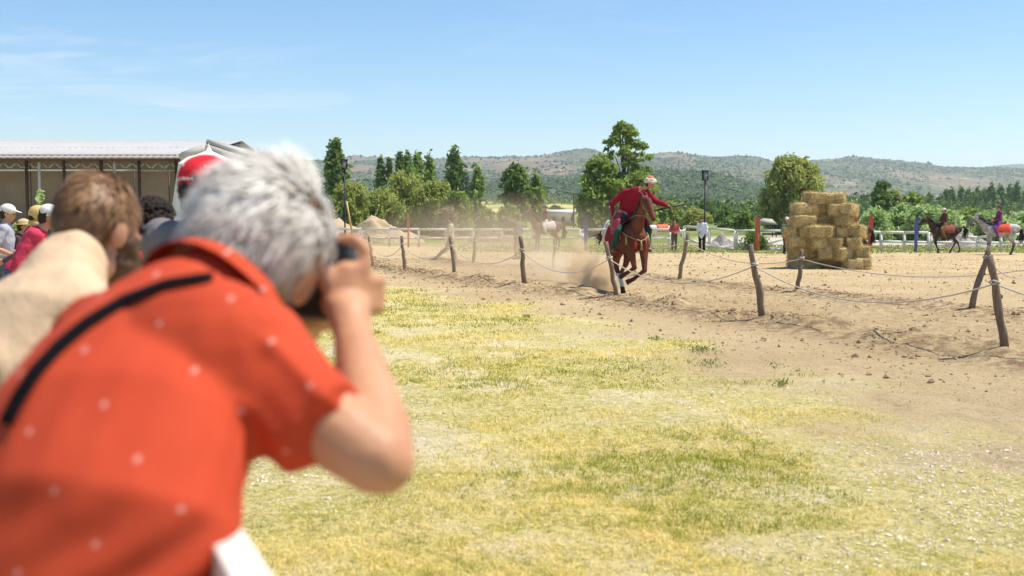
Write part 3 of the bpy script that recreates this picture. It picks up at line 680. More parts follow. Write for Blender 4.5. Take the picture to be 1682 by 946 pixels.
def hand(mb, w, d, n, s, curl=0.6, side=1):
    """w wrist, d direction of the hand, n back-of-hand normal"""
    d = Vector(d).normalized(); n = (Vector(n) - d * Vector(n).dot(d)).normalized(); l = d.cross(n) * side
    B = Matrix((d, l, n)).transposed()
    mb.ell(w + d * 0.050 * s, (0.052 * s, 0.041 * s, 0.017 * s), B, 12, 8)
    for k, (o, L) in enumerate(((-0.031, 0.066), (-0.010, 0.076), (0.011, 0.071), (0.030, 0.056))):
        b = w + d * 0.088 * s + l * o * s; ang = curl * (0.9 + 0.15 * k)
        d1 = (d * math.cos(ang * 0.5) - n * math.sin(ang * 0.5)); d2 = (d * math.cos(ang * 1.5) - n * math.sin(ang * 1.5))
        d3 = (d * math.cos(ang * 2.4) - n * math.sin(ang * 2.4))
        p1 = b + d1 * L * 0.48 * s; p2 = p1 + d2 * L * 0.34 * s; p3 = p2 + d3 * L * 0.26 * s
        mb.limb([b - d * 0.02 * s, b, p1, p2, p3], [0.0095 * s, 0.0098 * s, 0.009 * s, 0.0082 * s, 0.0072 * s], n=8)
    t0 = w + d * 0.020 * s - l * 0.030 * s; t1 = t0 + (d * 0.5 - l * 0.75 - n * 0.25).normalized() * 0.036 * s
    t2 = t1 + (d * 0.8 - l * 0.35 - n * 0.5).normalized() * 0.032 * s
    mb.limb([t0, t1, t2], [0.016 * s, 0.0115 * s, 0.009 * s], n=8)
BASE = dict(pelvis=(0, 0, .95), waist=(0.0, 0, 1.10), chest=(0.01, 0, 1.27), upper=(0.0, 0, 1.40), neck=(0.01, 0, 1.475), head=(0.03, 0, 1.635))
def pose(**k):
    P = {a: Vector(b) for a, b in BASE.items()}
    for s_, n_ in ((1, 'L'), (-1, 'R')):
        P['sh' + n_] = V(0, .185 * s_, 1.41); P['el' + n_] = V(-.02, .235 * s_, 1.13); P['wr' + n_] = V(.06, .24 * s_, .88)
        P['hip' + n_] = V(0, .09 * s_, .92); P['kn' + n_] = V(.03, .10 * s_, .50); P['an' + n_] = V(-.01, .10 * s_, .09); P['toe' + n_] = V(.15, .12 * s_, .035)
    lean = k.pop('lean', 0); fwd = k.pop('shift', 0)
    if lean:
        c = P['pelvis']; q = Quaternion((0, 1, 0), R(lean))
        for a in ('waist', 'chest', 'upper', 'neck', 'head', 'shL', 'shR', 'elL', 'elR', 'wrL', 'wrR'): P[a] = q @ (P[a] - c) + c
    for a, b in k.items(): P[a] = Vector(b)
    return P
def figure(label, loc, yaw, H=1.75, P=None, shirt=(0.5, 0.5, 0.5), trousers=(0.1, 0.1, 0.12), shoes=(0.05, 0.04, 0.035), skin=None, hair=(0.03, 0.02, 0.015),
           hat=None, hatc=None, look=(1, 0, 0), sleeve='long', vox=0.014, group=None, coat=0.0, vest=None, beard=None, hairlen=0, category='person', w=1.0, curl=0.7):
    P = P or pose(); s = 1.0; k = H / 1.75
    root = thing('person', label, category, loc, yaw, group)
    sk = skin or skin_m()
    P = {a: b * k for a, b in P.items()}; s = k
    B = basis(look)
    mb = MB(); side = (P['shL'] - P['shR']).normalized(); hs = (P['hipL'] - P['hipR']).normalized()
    tor = [P['pelvis'] - V(0, 0, .05) * s, P['pelvis'] + V(0, 0, .04) * s, P['waist'], P['chest'], P['upper'], P['neck'], P['neck'] * 0.6 + P['head'] * 0.4]
    rad = [(.13, .10), (.155, .115), (.135 * w, .10), (.155 * w, .115), (.150, .10), (.058, .060), (.052, .055)]
    mb.limb(tor, [(a * s, b * s) for a, b in rad], side, 14)
    add_head(mb, P['head'], B, s)
    for n_ in 'LR':
        sh, el, wr = P['sh' + n_], P['el' + n_], P['wr' + n_]
        mb.limb([P['upper'].lerp(sh, .45), sh, sh.lerp(el, .5), el, el.lerp(wr, .35), wr], [.062 * s, .060 * s, .047 * s, .040 * s, .041 * s, .027 * s])
        d = (wr - el).normalized(); nn = side * (1 if n_ == 'L' else -1)
        hand(mb, wr, d, nn, s, curl, 1 if n_ == 'L' else -1)
        hp, kn, an, to = P['hip' + n_], P['kn' + n_], P['an' + n_], P['toe' + n_]
        mb.limb([hp, hp.lerp(kn, .5), kn, kn.lerp(an, .35), an], [.088 * s, .074 * s, .055 * s, .054 * s, .036 * s])
        mb.limb([an, to], [.036 * s, .028 * s])
    body = link('body', remesh(mb, vox, 3), sk, root)
    e = .013 * s
    # trousers
    mb = MB(); mb.limb([tor[0], tor[1], P['pelvis'] * .45 + P['waist'] * .55], [(.145 * s, .118 * s), (.168 * s, .128 * s), (.148 * s, .115 * s)], hs, 14)
    for n_ in 'LR':
        hp, kn, an = P['hip' + n_], P['kn' + n_], P['an' + n_]
        mb.limb([hp, hp.lerp(kn, .5), kn, kn.lerp(an, .5), an + (kn - an) * .06], [.104 * s, .092 * s, .074 * s, .070 * s, .062 * s])
    fold = lambda a, f, sd: (lambda co, no: a * fbm(co * f, 3, sd))
    link('trousers', remesh(mb, vox, 3, fold(.009, 9, 3)), fabric('t%d' % (hash(trousers) % 99999), trousers) if not isinstance(trousers, bpy.types.Material) else trousers, root)
    # top
    mb = MB()
    t0 = P['pelvis'] - V(0, 0, .03 + coat) * s
    mb.limb(([t0] if coat else []) + [tor[1], P['waist'], P['chest'], P['upper'], P['neck'] - (P['neck'] - P['upper']) * .12],
            ([(.185 * s, .15 * s)] if coat else []) + [(.175 * s, .135 * s), (.158 * s * w, .125 * s), (.178 * s * w, .136 * s), (.172 * s, .116 * s), (.070 * s, .070 * s)], side, 16)
    ws = w ** .5
    for n_ in 'LR':
        sh, el, wr = P['sh' + n_], P['el' + n_], P['wr' + n_]
        if sleeve == 'long': mb.limb([P['upper'].lerp(sh, .4), sh, sh.lerp(el, .5), el, el.lerp(wr, .5), el.lerp(wr, .93)], [.078 * s * ws, .078 * s * ws, .066 * s * ws, .058 * s * ws, .052 * s * ws, .040 * s])
        elif sleeve == 'short': mb.limb([P['upper'].lerp(sh, .4), sh, sh.lerp(el, .45), sh.lerp(el, .72)], [.078 * s, .079 * s, .070 * s, .068 * s])
        else: mb.limb([P['upper'].lerp(sh, .3), P['upper'].lerp(sh, .9)], [.085 * s, .078 * s])
    link('shirt' if not vest else 'jacket', remesh(mb, vox, 3, fold(.010, 8, 7)), fabric('s%d' % (hash(shirt) % 99999), shirt) if not isinstance(shirt, bpy.types.Material) else shirt, root)
    for n_ in 'LR':
        an, to = P['an' + n_], P['toe' + n_]; mb = MB(); dn = V(0, 0, -.012) * s
        mb.limb([an + V(-.035, 0, -.04) * s, an + dn * 2, an.lerp(to, .6) + dn, to + dn * .3], [.036 * s, .046 * s, .042 * s, .034 * s])
        link('shoe', mb, M('shoe%d' % (hash(shoes) % 9999), shoes, None, 10, 0.5), root)
    c = P['head']; f, l, u = [B @ Vector(q) for q in ((1, 0, 0), (0, 1, 0), (0, 0, 1))]
    if hair:
        mb = MB(); mb.ell(c + u * .040 * s - f * .016 * s, (.102 * s, .085 * s, .092 * s), B, 16, 10)
        mb.ell(c - u * .015 * s - f * .055 * s, (.055 * s, .074 * s, .075 * s), B, 14, 8)
        if hairlen: mb.ell(c - u * .10 * s - f * .06 * s, (.04 * s, .07 * s, .10 * s), B, 12, 8)
        link('hair', remesh(mb, 0.009, 2, lambda co, no: .006 * fbm(co * 45, 3, 5)), M('hair%d' % (hash(hair) % 9999), hair, tuple(v * .5 for v in hair), 30, 0.7, 0.6, 90), root)
    if beard:
        mb = MB(); mb.ell(c - u * .070 * s + f * .030 * s, (.070 * s, .062 * s, .058 * s), B, 14, 10)
        link('beard', mb, M('hair%d' % (hash(beard) % 9999), beard, tuple(v * .5 for v in beard), 30, 0.8, 0.6, 90), root)
    eye = M('eye_dark', (0.02, 0.015, 0.012), None, 4, 0.25)
    em = None
    for q in (-1, 1):
        if em is None: em = MB().ell((0, 0, 0), .010 * s, None, 8, 6).mesh('eye')
        link('eye', em, eye, root, loc=c + u * .000 * s + f * .083 * s + l * q * .031 * s)
    if hat:
        hm_ = fabric('h%d' % (hash(hatc) % 99999), hatc) if hatc else sk; mb = MB()
        if hat == 'cap':
            mb.ell(c + u * .052 * s - f * .008 * s, (.110 * s, .091 * s, .088 * s), B, 18, 12)
            hh = link('cap', mb, hm_, root); mb = MB()
            mb.ell(c + u * .050 * s + f * .115 * s, (.072 * s, .070 * s, .008 * s), basis(f - u * .18, u), 14, 6)
            link('visor', mb, hm_, hh)
        elif hat == 'turban':
            n = 9
            for q in range(n * 2):
                a_ = q / n * 6.283; rr_ = (.104 if q < n else .092) * s; up2 = .040 if q < n else .078
                pts = [c + u * (up2 + .010 * math.sin(3 * a2 + q)) * s + (f * math.cos(a2) * 1.05 + l * math.sin(a2) * .92) * rr_ for a2 in (a_, a_ + .4, a_ + .8)]
                mb.tube(pts, [.034 * s, .042 * s, .034 * s], n=8)
            hh = link('turban', remesh(mb, .01, 2), hm_, root)
            mb = MB().ell(c + u * .112 * s - f * .01 * s, (.090 * s, .084 * s, .062 * s), B, 14, 10)
            link('felt_crown', mb, fabric('felt_orange', (0.62, 0.22, 0.09)), hh)
        elif hat == 'hat':
            mb.ell(c + u * .060 * s, (.108 * s, .092 * s, .080 * s), B, 16, 10); mb.ell(c + u * .040 * s, (.165 * s, .15 * s, .014 * s), B, 18, 6)
            link('hat', mb, hm_, root)
        elif hat == 'scarf':
            mb.ell(c + u * .035 * s - f * .012 * s, (.112 * s, .096 * s, .105 * s), B, 16, 10); mb.ell(c - u * .09 * s - f * .02 * s, (.085 * s, .09 * s, .06 * s), B, 14, 8)
            link('headscarf', mb, hm_, root)
    return root
def wyaw(x, y): return math.atan2(y, x)

# --- people in the arena and along the far fence
P1 = pose(wrR=(.10, -.16, 1.02), elR=(-.06, -.27, 1.14), knL=(.08, .11, .5), hipL=(0, .09, .92))
WALK = dict(hipL=(0, .09, .92), knL=(.22, .09, .52), anL=(.26, .10, .10), toeL=(.41, .11, .05), knR=(-.06, -.09, .50), anR=(-.32, -.10, .14), toeR=(-.20, -.11, .045))
figure('person in a loose white shirt and black trousers standing in front of the far fence', on(1153, 56.5), wyaw(-.5, -1), 1.72, P1, (0.74, 0.76, 0.82), (0.025, 0.02, 0.028), w=1.25, coat=.12, vox=.02)
figure('person in a red and dark waistcoat with black trousers standing at the fence gate', on(1107, 58.3), wyaw(.3, -1), 1.62, pose(wrL=(.16, .06, 1.05), wrR=(.16, -.06, 1.05), elL=(0, .27, 1.13), elR=(0, -.27, 1.13)), (0.38, 0.05, 0.06), (0.03, 0.025, 0.03), vox=.02)
figure('person in a pale striped top striding with legs wide apart in the dusty arena', on(741, 45.0), wyaw(-1, .15), 1.70,
       pose(knL=(.16, .1, .52), anL=(.62, .1, .09), toeL=(.78, .1, .04), knR=(-.06, -.1, .5), anR=(-.16, -.1, .1), toeR=(0, -.11, .04), wrR=(.22, -.18, 1.02), wrL=(.24, .2, 1.08), elL=(.02, .28, 1.15)), (0.48, 0.42, 0.30), (0.12, 0.10, 0.08), vox=.02, coat=.04)
figure('person in a grey-blue jacket pointing left with one raised arm', on(850, 46.5), wyaw(-.9, .5), 1.80,
       pose(elL=(.12, .34, 1.50), wrL=(.30, .52, 1.66), elR=(-.05, -.26, 1.12), wrR=(.04, -.25, .90), knL=(.04, .12, .5), knR=(-.02, -.12, .5), anR=(-.05, -.14, .09), toeR=(.1, -.15, .04)), (0.12, 0.12, 0.16), (0.20, 0.16, 0.13), coat=.16, vox=.02, w=1.15)
figure('person in a green vest and white cap at the left edge of the bales', on(1291.5, 53.5), wyaw(.2, -1), 1.74, pose(), (0.06, 0.22, 0.17), (0.03, 0.028, 0.03), hat='cap', hatc=(0.75, 0.73, 0.70), vox=.02)
# --- spectators at the left
G1 = 'spectators leaning along the barrier'
figure('person in a white cap and grey-lilac shirt at the far left edge of the photo', (X(5, 17), 17, 0), wyaw(1, .25), 1.86, pose(lean=4, wrL=(.22, .12, 1.05), wrR=(.20, -.14, 1.02), elR=(-.06, -.25, 1.16)), (0.42, 0.41, 0.50), (0.10, 0.12, 0.14), hat='cap', hatc=(0.72, 0.70, 0.66), sleeve='short', group=G1, look=(1, -.1, -.15))
figure('person in a straw hat and dark sleeves, left of the yellow headscarf', (X(22, 18.5), 18.5, 0), wyaw(1, .3), 1.66, pose(lean=12, elL=(.20, .26, 1.26), wrL=(.42, .16, 1.30), elR=(.18, -.26, 1.24), wrR=(.42, -.12, 1.30)), (0.07, 0.05, 0.05), (0.42, 0.36, 0.30), hat='hat', hatc=(0.60, 0.47, 0.22), group=G1)
figure('person in a yellow headscarf and dark sleeves beside the white-capped one in red', (X(43, 14.5), 14.5, 0), wyaw(1, .4), 1.82, pose(lean=10, elR=(.02, -.30, 1.2), wrR=(-.25, -.20, 1.08)), (0.12, 0.07, 0.08), (0.20, 0.18, 0.2), hat='scarf', hatc=(0.62, 0.44, 0.17), group=G1, look=(1, 0, -.2))
figure('person in a white cap and pink-red top bending forward over the barrier', (X(26, 12.5), 12.5, 0), wyaw(1, .3), 1.88, pose(lean=26, pelvis=(0, 0, .95)), (0.60, 0.05, 0.10), (0.10, 0.12, 0.2), hat='cap', hatc=(0.78, 0.77, 0.76), group=G1, look=(1, .1, -.3), w=1.1)
figure('person with a blue and black top squeezed in behind the brown-haired head', (X(84, 7.6), 7.6, -.10), wyaw(1, .5), 1.70, pose(lean=8), (0.03, 0.05, 0.16), (0.05, 0.05, 0.08), group=G1, hair=(0.02, 0.017, 0.015))
o = figure('person with dark curly hair and a red shirt with orange print, behind the beard', (X(222, 4.9), 4.9, -.05), wyaw(1, .9), 1.78, pose(lean=5, wrL=(.3, .1, 1.45), wrR=(.3, -.1, 1.45), elL=(.15, .3, 1.28), elR=(.15, -.3, 1.28), shL=(.03, .2, 1.485), shR=(.03, -.2, 1.485), upper=(.02, 0, 1.45), neck=(.05, 0, 1.51)), (0.62, 0.035, 0.045), (0.05, 0.06, 0.1), group=G1, hair=None, vox=.009, sleeve='short')
mb = MB(); rng_ = random.Random(4)
hc = pose(lean=5)['head'] * (1.78 / 1.75)
mb.ell(hc + V(-.018, 0, .034), (.104, .094, .102), None, 16, 10); mb.ell(hc + V(-.06, 0, -.03), (.06, .078, .08), None, 12, 8)
for q in range(900):
    d = Vector((rng_.gauss(0, 1), rng_.gauss(0, 1), rng_.gauss(0, 1))).normalized()
    if d.z < -.45 or (d.x > .55 and d.z < .3): continue
    mb.ell(hc + V(-.015, 0, .03) + Vector((d.x * .105, d.y * .098, d.z * .105)), rng_.uniform(.007, .014), None, 6, 4)
link('curly_hair', mb, M('curly', (0.030, 0.016, 0.012), (0.010, 0.006, 0.006), 30, 0.8), o)
mb = MB()
for dx, dz in ((0, 0), (.02, .03), (-.02, .035), (.01, .07), (-.01, -.03)): mb.ell((-.165 + abs(dx) * .3, -.03 + dx, 1.26 + dz), (.006, .016, .02), None, 8, 6)
link('shirt_print', mb, fabric('print', (0.75, 0.22, 0.04)), o)
# red cap and grey puffer vest
loc = Vector((X(322, 4.25), 4.25, 0)); yw = wyaw(.55, 1)
o = figure('person in a red cap and grey quilted vest with the back turned', loc, yw, 1.87, pose(lean=3, wrL=(.30, .12, 1.55), wrR=(.30, -.12, 1.55), elL=(.16, .32, 1.33), elR=(.16, -.32, 1.33), shL=(.04, .20, 1.475), shR=(.04, -.20, 1.475), upper=(.02, 0, 1.44), neck=(.05, 0, 1.50), hipR=(0, -.04, .92), knR=(.03, -.02, .50), anR=(-.01, -.02, .09), toeR=(.15, -.03, .035), hipL=(0, .10, .92)), fabric('vest_grey', (0.21, 0.185, 0.19), (0.15, 0.13, 0.14)), (0.05, 0.055, 0.08), hair=(0.03, 0.02, 0.018), hat='cap', hatc=(0.68, 0.025, 0.04), group=G1, vox=.009, vest=True, sleeve='short', w=1.15)
H_ = pose(lean=3)['head'] * (1.87 / 1.75); s = 1.87 / 1.75
mb = MB()
for zz_, rr_ in ((1.22, .20), (1.33, .205), (1.44, .20), (1.54, .185)):
    pass
capw = fabric('cap_white', (0.8, 0.72, 0.72)); mb = MB()
def cap_pt(az, el, o_=0.0):
    d = Vector((-math.cos(az) * math.cos(el), math.sin(az) * math.cos(el), math.sin(el)))
    return H_ + V(0, 0, .052 * s) + V(-.008 * s, 0, 0) + Vector((d.x * (.110 * s + o_), d.y * (.091 * s + o_), d.z * (.088 * s + o_)))
for az, el, r_ in ((.9, .35, .004), (.3, .55, .0045), (-.1, .12, .0), (-.8, .5, .0045)):
    if r_: mb.ell(cap_pt(az, el), r_, None, 8, 6)
pts = [cap_pt(.55 - .055 * i, -.02 + .06 * math.sin(i * 2.1), .001) for i in range(18)]
mb.tube(pts, .0022, n=5)
link('cap_lettering', mb, capw, o)
mb = MB().ell(H_ + V(-.085 * s, 0, .012 * s), (.040 * s, .055 * s, .028 * s), None, 12, 8)
link('hair_gap', mb, M('hairgap', (0.03, 0.018, 0.016), None, 20, 0.8), o)
# ------------------------------------------------------------------ horses
def coat(name, c, c2, sc=2.5):
    if name in MATS: return MATS[name]
    k = NM(name, 0.62, 0.25); sp = k.n('SeparateColor'); k.L(k.attr('tint').outputs['Color'], sp.inputs[0])
    b = k.mix(k.mr(k.noise(sc, 4, 0.6), 0.35, 0.65), c2, c)
    b = k.mix(sp.outputs[0], b, (0.018, 0.012, 0.010)); b = k.mix(sp.outputs[1], b, (0.72, 0.66, 0.58))
    k.col(b); k.bump(k.noise(30, 3), 0.1, 0.01); MATS[name] = k.m; return k.m
LEG_S = dict(FL=[(.52, .13, 1.12), (.42, .14, .90), (.46, .14, .50), (.46, .14, .17), (.52, .14, .05)],
             FR=[(.52, -.13, 1.12), (.42, -.14, .90), (.46, -.14, .50), (.46, -.14, .17), (.52, -.14, .05)],
             HL=[(-.62, .14, 1.15), (-.44, .15, .88), (-.74, .13, .56), (-.68, .13, .18), (-.61, .13, .05)],
             HR=[(-.62, -.14, 1.15), (-.44, -.15, .88), (-.74, -.13, .56), (-.68, -.13, .18), (-.61, -.13, .05)])
NECK_S = [(.50, 0, 1.22), (.74, 0, 1.45), (.92, 0, 1.70), (1.02, 0, 1.84)]
HEAD_S = [(1.02, 0, 1.86), (1.13, 0, 1.74), (1.30, 0, 1.55), (1.42, 0, 1.42)]
def horse(label, loc, yaw, mat, legs=None, neck=None, head=None, mane_m=None, tail=None, saddle=None, cloth=None, vox=.022, group=None, tintf=None, scale=1.0, bridle=(0.05, 0.03, 0.02), bulk=1.0):
    Lg = dict(LEG_S); Lg.update(legs or {}); nk = [Vector(p) for p in (neck or NECK_S)]; hd = [Vector(p) for p in (head or HEAD_S)]
    root = thing('horse', label, 'horse', loc, yaw, group); root.scale = (scale,) * 3
    sd = (0, 1, 0); mb = MB()
    mb.limb([V(-.90, 0, 1.22), V(-.80, 0, 1.25), V(-.58, 0, 1.23), V(-.30, 0, 1.19), V(0, 0, 1.13), V(.28, 0, 1.14), V(.48, 0, 1.17), V(.59, 0, 1.16)],
            [(a * bulk, b * bulk) for a, b in [(.10, .12), (.20, .22), (.27, .27), (.28, .27), (.29, .29), (.26, .31), (.22, .28), (.16, .21)]], sd, 18)
    mb.limb(nk, [(.13, .25), (.10, .18), (.075, .13), (.065, .095)], sd, 14)
    mb.limb(hd, [(a * bulk ** 1.6, b) for a, b in [(.082, .095), (.086, .125), (.060, .082), (.052, .062)]], sd, 12)
    hdir = (hd[-1] - hd[0]).normalized(); hup = Vector((0, 1, 0)).cross(hdir); hup = hup if hup.z > 0 or hup.x > 0 else -hup
    hl = hdir.cross(hup).normalized()
    for q in (-1, 1):
        b = hd[0] + hl * q * .05 - hdir * .03 + hup * 0.05
        mb.limb([b, b - hdir * .07 + hup * .03, b - hdir * .15 + hup * .03], [.032, .028, .008], n=8)
    for n_, p in Lg.items():
        p = [Vector(q) for q in p]
        if n_[0] == 'F': mb.limb([p[0], p[1], p[1].lerp(p[2], .5), p[2], p[2].lerp(p[3], .5), p[3], p[4]], [(.13, .11)] + [q * bulk ** 1.5 for q in (.088, .062, .050, .034, .040, .046)])
        else: mb.limb([p[0], p[1], p[1].lerp(p[2], .55), p[2], p[2].lerp(p[3], .5), p[3], p[4]], [(.19, .15)] + [q * bulk ** 1.5 for q in (.135, .072, .056, .038, .042, .046)])
    me = remesh(mb, vox, 4)
    paint(me, tintf or (lambda co: np.stack([np.clip((.62 - co[:, 2]) * 3, 0, 1), 0 * co[:, 0], 0 * co[:, 0]], 1)))
    body = link('body', me, mat, root)
    hoofm = M('hoof', (0.06, 0.05, 0.04), None, 8, 0.6)
    for n_, p in Lg.items():
        a, b = Vector(p[3]), Vector(p[4]); d = (b - a).normalized()
        link('hoof', MB().tube([b - d * .02, b + d * .05], [.048, .062], n=10), hoofm, root)
    for q in (-1, 1): link('eye', MB().ell(hd[0].lerp(hd[-1], .30) + hl * q * .078 + hup * .045, .020, None, 8, 6), M('horse_eye', (0.012, 0.008, 0.006), None, 4, .15), root)
    mm = mane_m or M('mane_black', (0.02, 0.016, 0.014), None, 20, 0.6)
    rng = random.Random(sum(map(ord, label)) % 1000)
    mb = MB()
    for i in range(int(70 * bulk ** 6)):
        q = rng.uniform(0, 1) * (len(nk) - 1); j = min(int(q), len(nk) - 2); p = nk[j].lerp(nk[j + 1], q - j)
        t_ = (nk[j + 1] - nk[j]).normalized(); upv = Vector((0, 1, 0)).cross(t_); upv = -upv if upv.z < 0 else upv
        top = p + upv * (.235 - .048 * q - .002) ; sg = rng.choice((-1, 1, 1))
        L_ = rng.uniform(.10, .19) * bulk ** 3
        mb.tube([top - upv * .02, top + upv * .025 + V(-.03, sg * .04, 0), top + V(-.05, sg * (.09), -L_ * .7), top + V(-.05, sg * .10, -L_)], [.018, .020, .014, .004], n=4)
    for i in range(14): 
        b = hd[0] + hup * .07; mb.tube([b - hdir * .03, b + hdir * .06 + hup * .03 + hl * rng.uniform(-.04, .04), b + hdir * rng.uniform(.12, .19) + hup * .01 + hl * rng.uniform(-.06, .06)], [.014, .012, .004], n=4)
    link('mane', mb, mm, root)
    tl = [Vector(p) for p in (tail or [(-.93, 0, 1.30), (-1.05, 0, 1.18), (-1.08, 0, .9), (-1.04, 0, .62)])]; mb = MB()
    for i in range(46):
        off = [V(rng.gauss(0, .022) * (.5 + k_), rng.gauss(0, .028) * (.5 + k_), rng.gauss(0, .02) * k_) for k_ in range(len(tl))]
        mb.tube([a + b for a, b in zip(tl, off)], [.020, .024, .018, .005][:len(tl)], n=4)
    link('tail', mb, mm, root)
    bm_ = M('leather%d' % (hash(bridle) % 999), bridle, None, 10, 0.5); mb = MB()
    for q, rr, w_ in ((.30, .108, .012), (.78, .072, .012)):
        c = hd[0].lerp(hd[-1], q); pts = [c + hl * math.cos(a) * rr * .82 + hup * math.sin(a) * rr * 1.12 for a in [i * 6.283 / 14 for i in range(15)]]
        mb.tube(pts, w_, n=5)
    for q in (-1, 1): mb.tube([hd[0].lerp(hd[-1], .1) + hl * q * .085, hd[0].lerp(hd[-1], .45) + hl * q * .085, hd[0].lerp(hd[-1], .80) + hl * q * .062], .010, n=5)
    link('bridle', mb, bm_, root)
    for q in (-1, 1):
        link('rein', MB().tube([hd[-1] + hl * q * .06 - hdir * .06, nk[2].lerp(nk[1], .3) + V(0, q * .15, -.1), V(.25, q * .10, 1.55)], .008, n=5), bm_, root)
    if cloth:
        cm = cloth if isinstance(cloth, bpy.types.Material) else fabric('c%d' % (hash(cloth) % 9999), cloth); vs = []; n = 15
        xs = [-.42, -.30, -.12, .06, .22, .30]
        for xi, x_ in enumerate(xs):
            for k_ in range(n):
                a = math.pi * (k_ / (n - 1)) * 1.16 - .08 * math.pi
                vs.append((x_ + .02 * math.sin(k_ * 2.2), math.cos(a) * bulk * (.325 + .012 * math.sin(xi * 3 + k_)), 1.15 + math.sin(a) * .345 * bulk - (.0)))
        fs = [(i * n + k_, i * n + k_ + 1, (i + 1) * n + k_ + 1, (i + 1) * n + k_) for i in range(len(xs) - 1) for k_ in range(n - 1)]
        mb = MB().add(vs, fs); o = link('saddle_cloth', mb, cm, root)
        m_ = o.modifiers.new('t', 'SOLIDIFY'); m_.thickness = .02; m_.offset = 1
    if saddle:
        mb = MB(); mb.limb([V(-.32, 0, 1.58), V(-.22, 0, 1.50), V(-.03, 0, 1.47), V(.12, 0, 1.50), V(.19, 0, 1.58)], [(.13, .04), (.17, .06), (.15, .06), (.12, .06), (.05, .035)], (0, 1, 0), 12)
        for q in (-1, 1): mb.limb([V(0, q * .15, 1.46), V(.02, q * .29, 1.30), V(.04, q * .33, 1.08)], [(.14, .03), (.15, .02), (.11, .015)], (1, 0, 0), 10)
        link('saddle', remesh(mb, .016, 2), fabric('sd%d' % (hash(saddle) % 9999), saddle), root)
    return root
def seated(**k):
    d = dict(pelvis=(0, 0, 1.62), waist=(0, 0, 1.76), chest=(.01, 0, 1.92), upper=(0, 0, 2.05), neck=(.01, 0, 2.12), head=(.03, 0, 2.28),
             shL=(0, .185, 2.06), shR=(0, -.185, 2.06), elL=(.05, .26, 1.80), elR=(.05, -.26, 1.80), wrL=(.27, .12, 1.72), wrR=(.27, -.12, 1.72),
             hipL=(.03, .12, 1.58), hipR=(.03, -.12, 1.58), knL=(.33, .36, 1.32), knR=(.33, -.36, 1.32), anL=(.18, .40, .93), anR=(.18, -.40, .93), toeL=(.33, .41, .89), toeR=(.33, -.41, .89))
    d.update(k); return {a: Vector(b) for a, b in d.items()}
HG = 'horses in and around the arena'
# bay walking left
yl = math.pi
WALKL = dict(FL=[(.52, .13, 1.12), (.45, .14, .90), (.60, .14, .55), (.42, .14, .28), (.36, .14, .20)], FR=[(.52, -.13, 1.12), (.42, -.14, .90), (.36, -.14, .50), (.24, -.14, .17), (.24, -.14, .05)],
             HL=[(-.62, .14, 1.15), (-.40, .15, .88), (-.58, .13, .54), (-.34, .13, .18), (-.27, .13, .05)], HR=[(-.62, -.14, 1.15), (-.50, -.15, .88), (-.84, -.13, .57), (-.96, -.13, .20), (-.92, -.13, .05)])
bl = on(1550, 56.0)
horse('dark bay horse with an arched neck walking left past the blue post', bl, yl + .12, coat('coat_bay_dark', (0.075, 0.035, 0.022), (0.035, 0.018, 0.012)), legs=WALKL,
      neck=[(.50, 0, 1.22), (.70, 0, 1.48), (.84, 0, 1.70), (.97, 0, 1.82)], head=[(.97, 0, 1.82), (1.13, 0, 1.76), (1.30, 0, 1.60), (1.40, 0, 1.48)],
      tail=[(-.93, 0, 1.32), (-1.10, 0, 1.38), (-1.22, 0, 1.20), (-1.12, 0, .80)], cloth=(0.28, 0.09, 0.06), saddle=(0.10, 0.06, 0.03), group=HG, scale=.93)
figure('rider in a brown tunic and white cap on the dark bay horse', bl + V(0, 0, -.10), yl + .12, 1.68, seated(), (0.10, 0.055, 0.04), (0.20, 0.12, 0.05), hat='hat', hatc=(0.70, 0.68, 0.60), group='riders', vox=.02)
gl = on(1640, 53.2)
horse('dapple grey horse with a dark tail standing side-on at the right edge', gl, yl - .05, coat('coat_grey', (0.50, 0.47, 0.45), (0.27, 0.25, 0.25), 5),
      legs=dict(HL=[(-.62, .14, 1.15), (-.44, .15, .88), (-.70, .13, .56), (-.60, .13, .18), (-.53, .13, .05)]), neck=[(.50, 0, 1.24), (.74, 0, 1.47), (.94, 0, 1.68), (1.08, 0, 1.79)], head=[(1.08, 0, 1.80), (1.22, 0, 1.70), (1.38, 0, 1.50), (1.47, 0, 1.37)],
      cloth=(0.72, 0.10, 0.05), saddle=(0.09, 0.05, 0.04), group=HG, scale=.98,
      tintf=lambda co: np.stack([np.clip((.72 - co[:, 2]) * 3, 0, .85) + .45 * (co[:, 0] > 1.25), 0 * co[:, 0], 0 * co[:, 0]], 1))
figure('rider in a purple costume on the dapple grey horse', gl + V(0, 0, -.04), yl - .05, 1.70, seated(), (0.22, 0.05, 0.14), (0.16, 0.06, 0.26), hat=None, group='riders', vox=.02, coat=.08, hair=(0.10, 0.02, 0.05))
# brown horse left of centre in the dust
cl_ = on(896, 60.5)
horse('brown horse facing left in the dust behind the pointing person', cl_, yl + .45, coat('coat_brown', (0.17, 0.08, 0.04), (0.10, 0.05, 0.025)),
      neck=[(.50, 0, 1.26), (.70, 0, 1.54), (.84, 0, 1.82), (.92, 0, 1.96)], head=[(.92, 0, 1.98), (1.05, 0, 1.90), (1.26, 0, 1.78), (1.38, 0, 1.68)], cloth=(0.62, 0.58, 0.50), saddle=(0.3, 0.1, 0.06), group=HG, scale=1.05)
figure('small rider in a dark red top and white trousers on the brown horse', cl_ + V(0, 0, .02), yl + .45, 1.72, seated(), (0.26, 0.05, 0.05), (0.66, 0.62, 0.56), group='riders', vox=.022, hat='hat', hatc=(0.08, 0.07, 0.08))
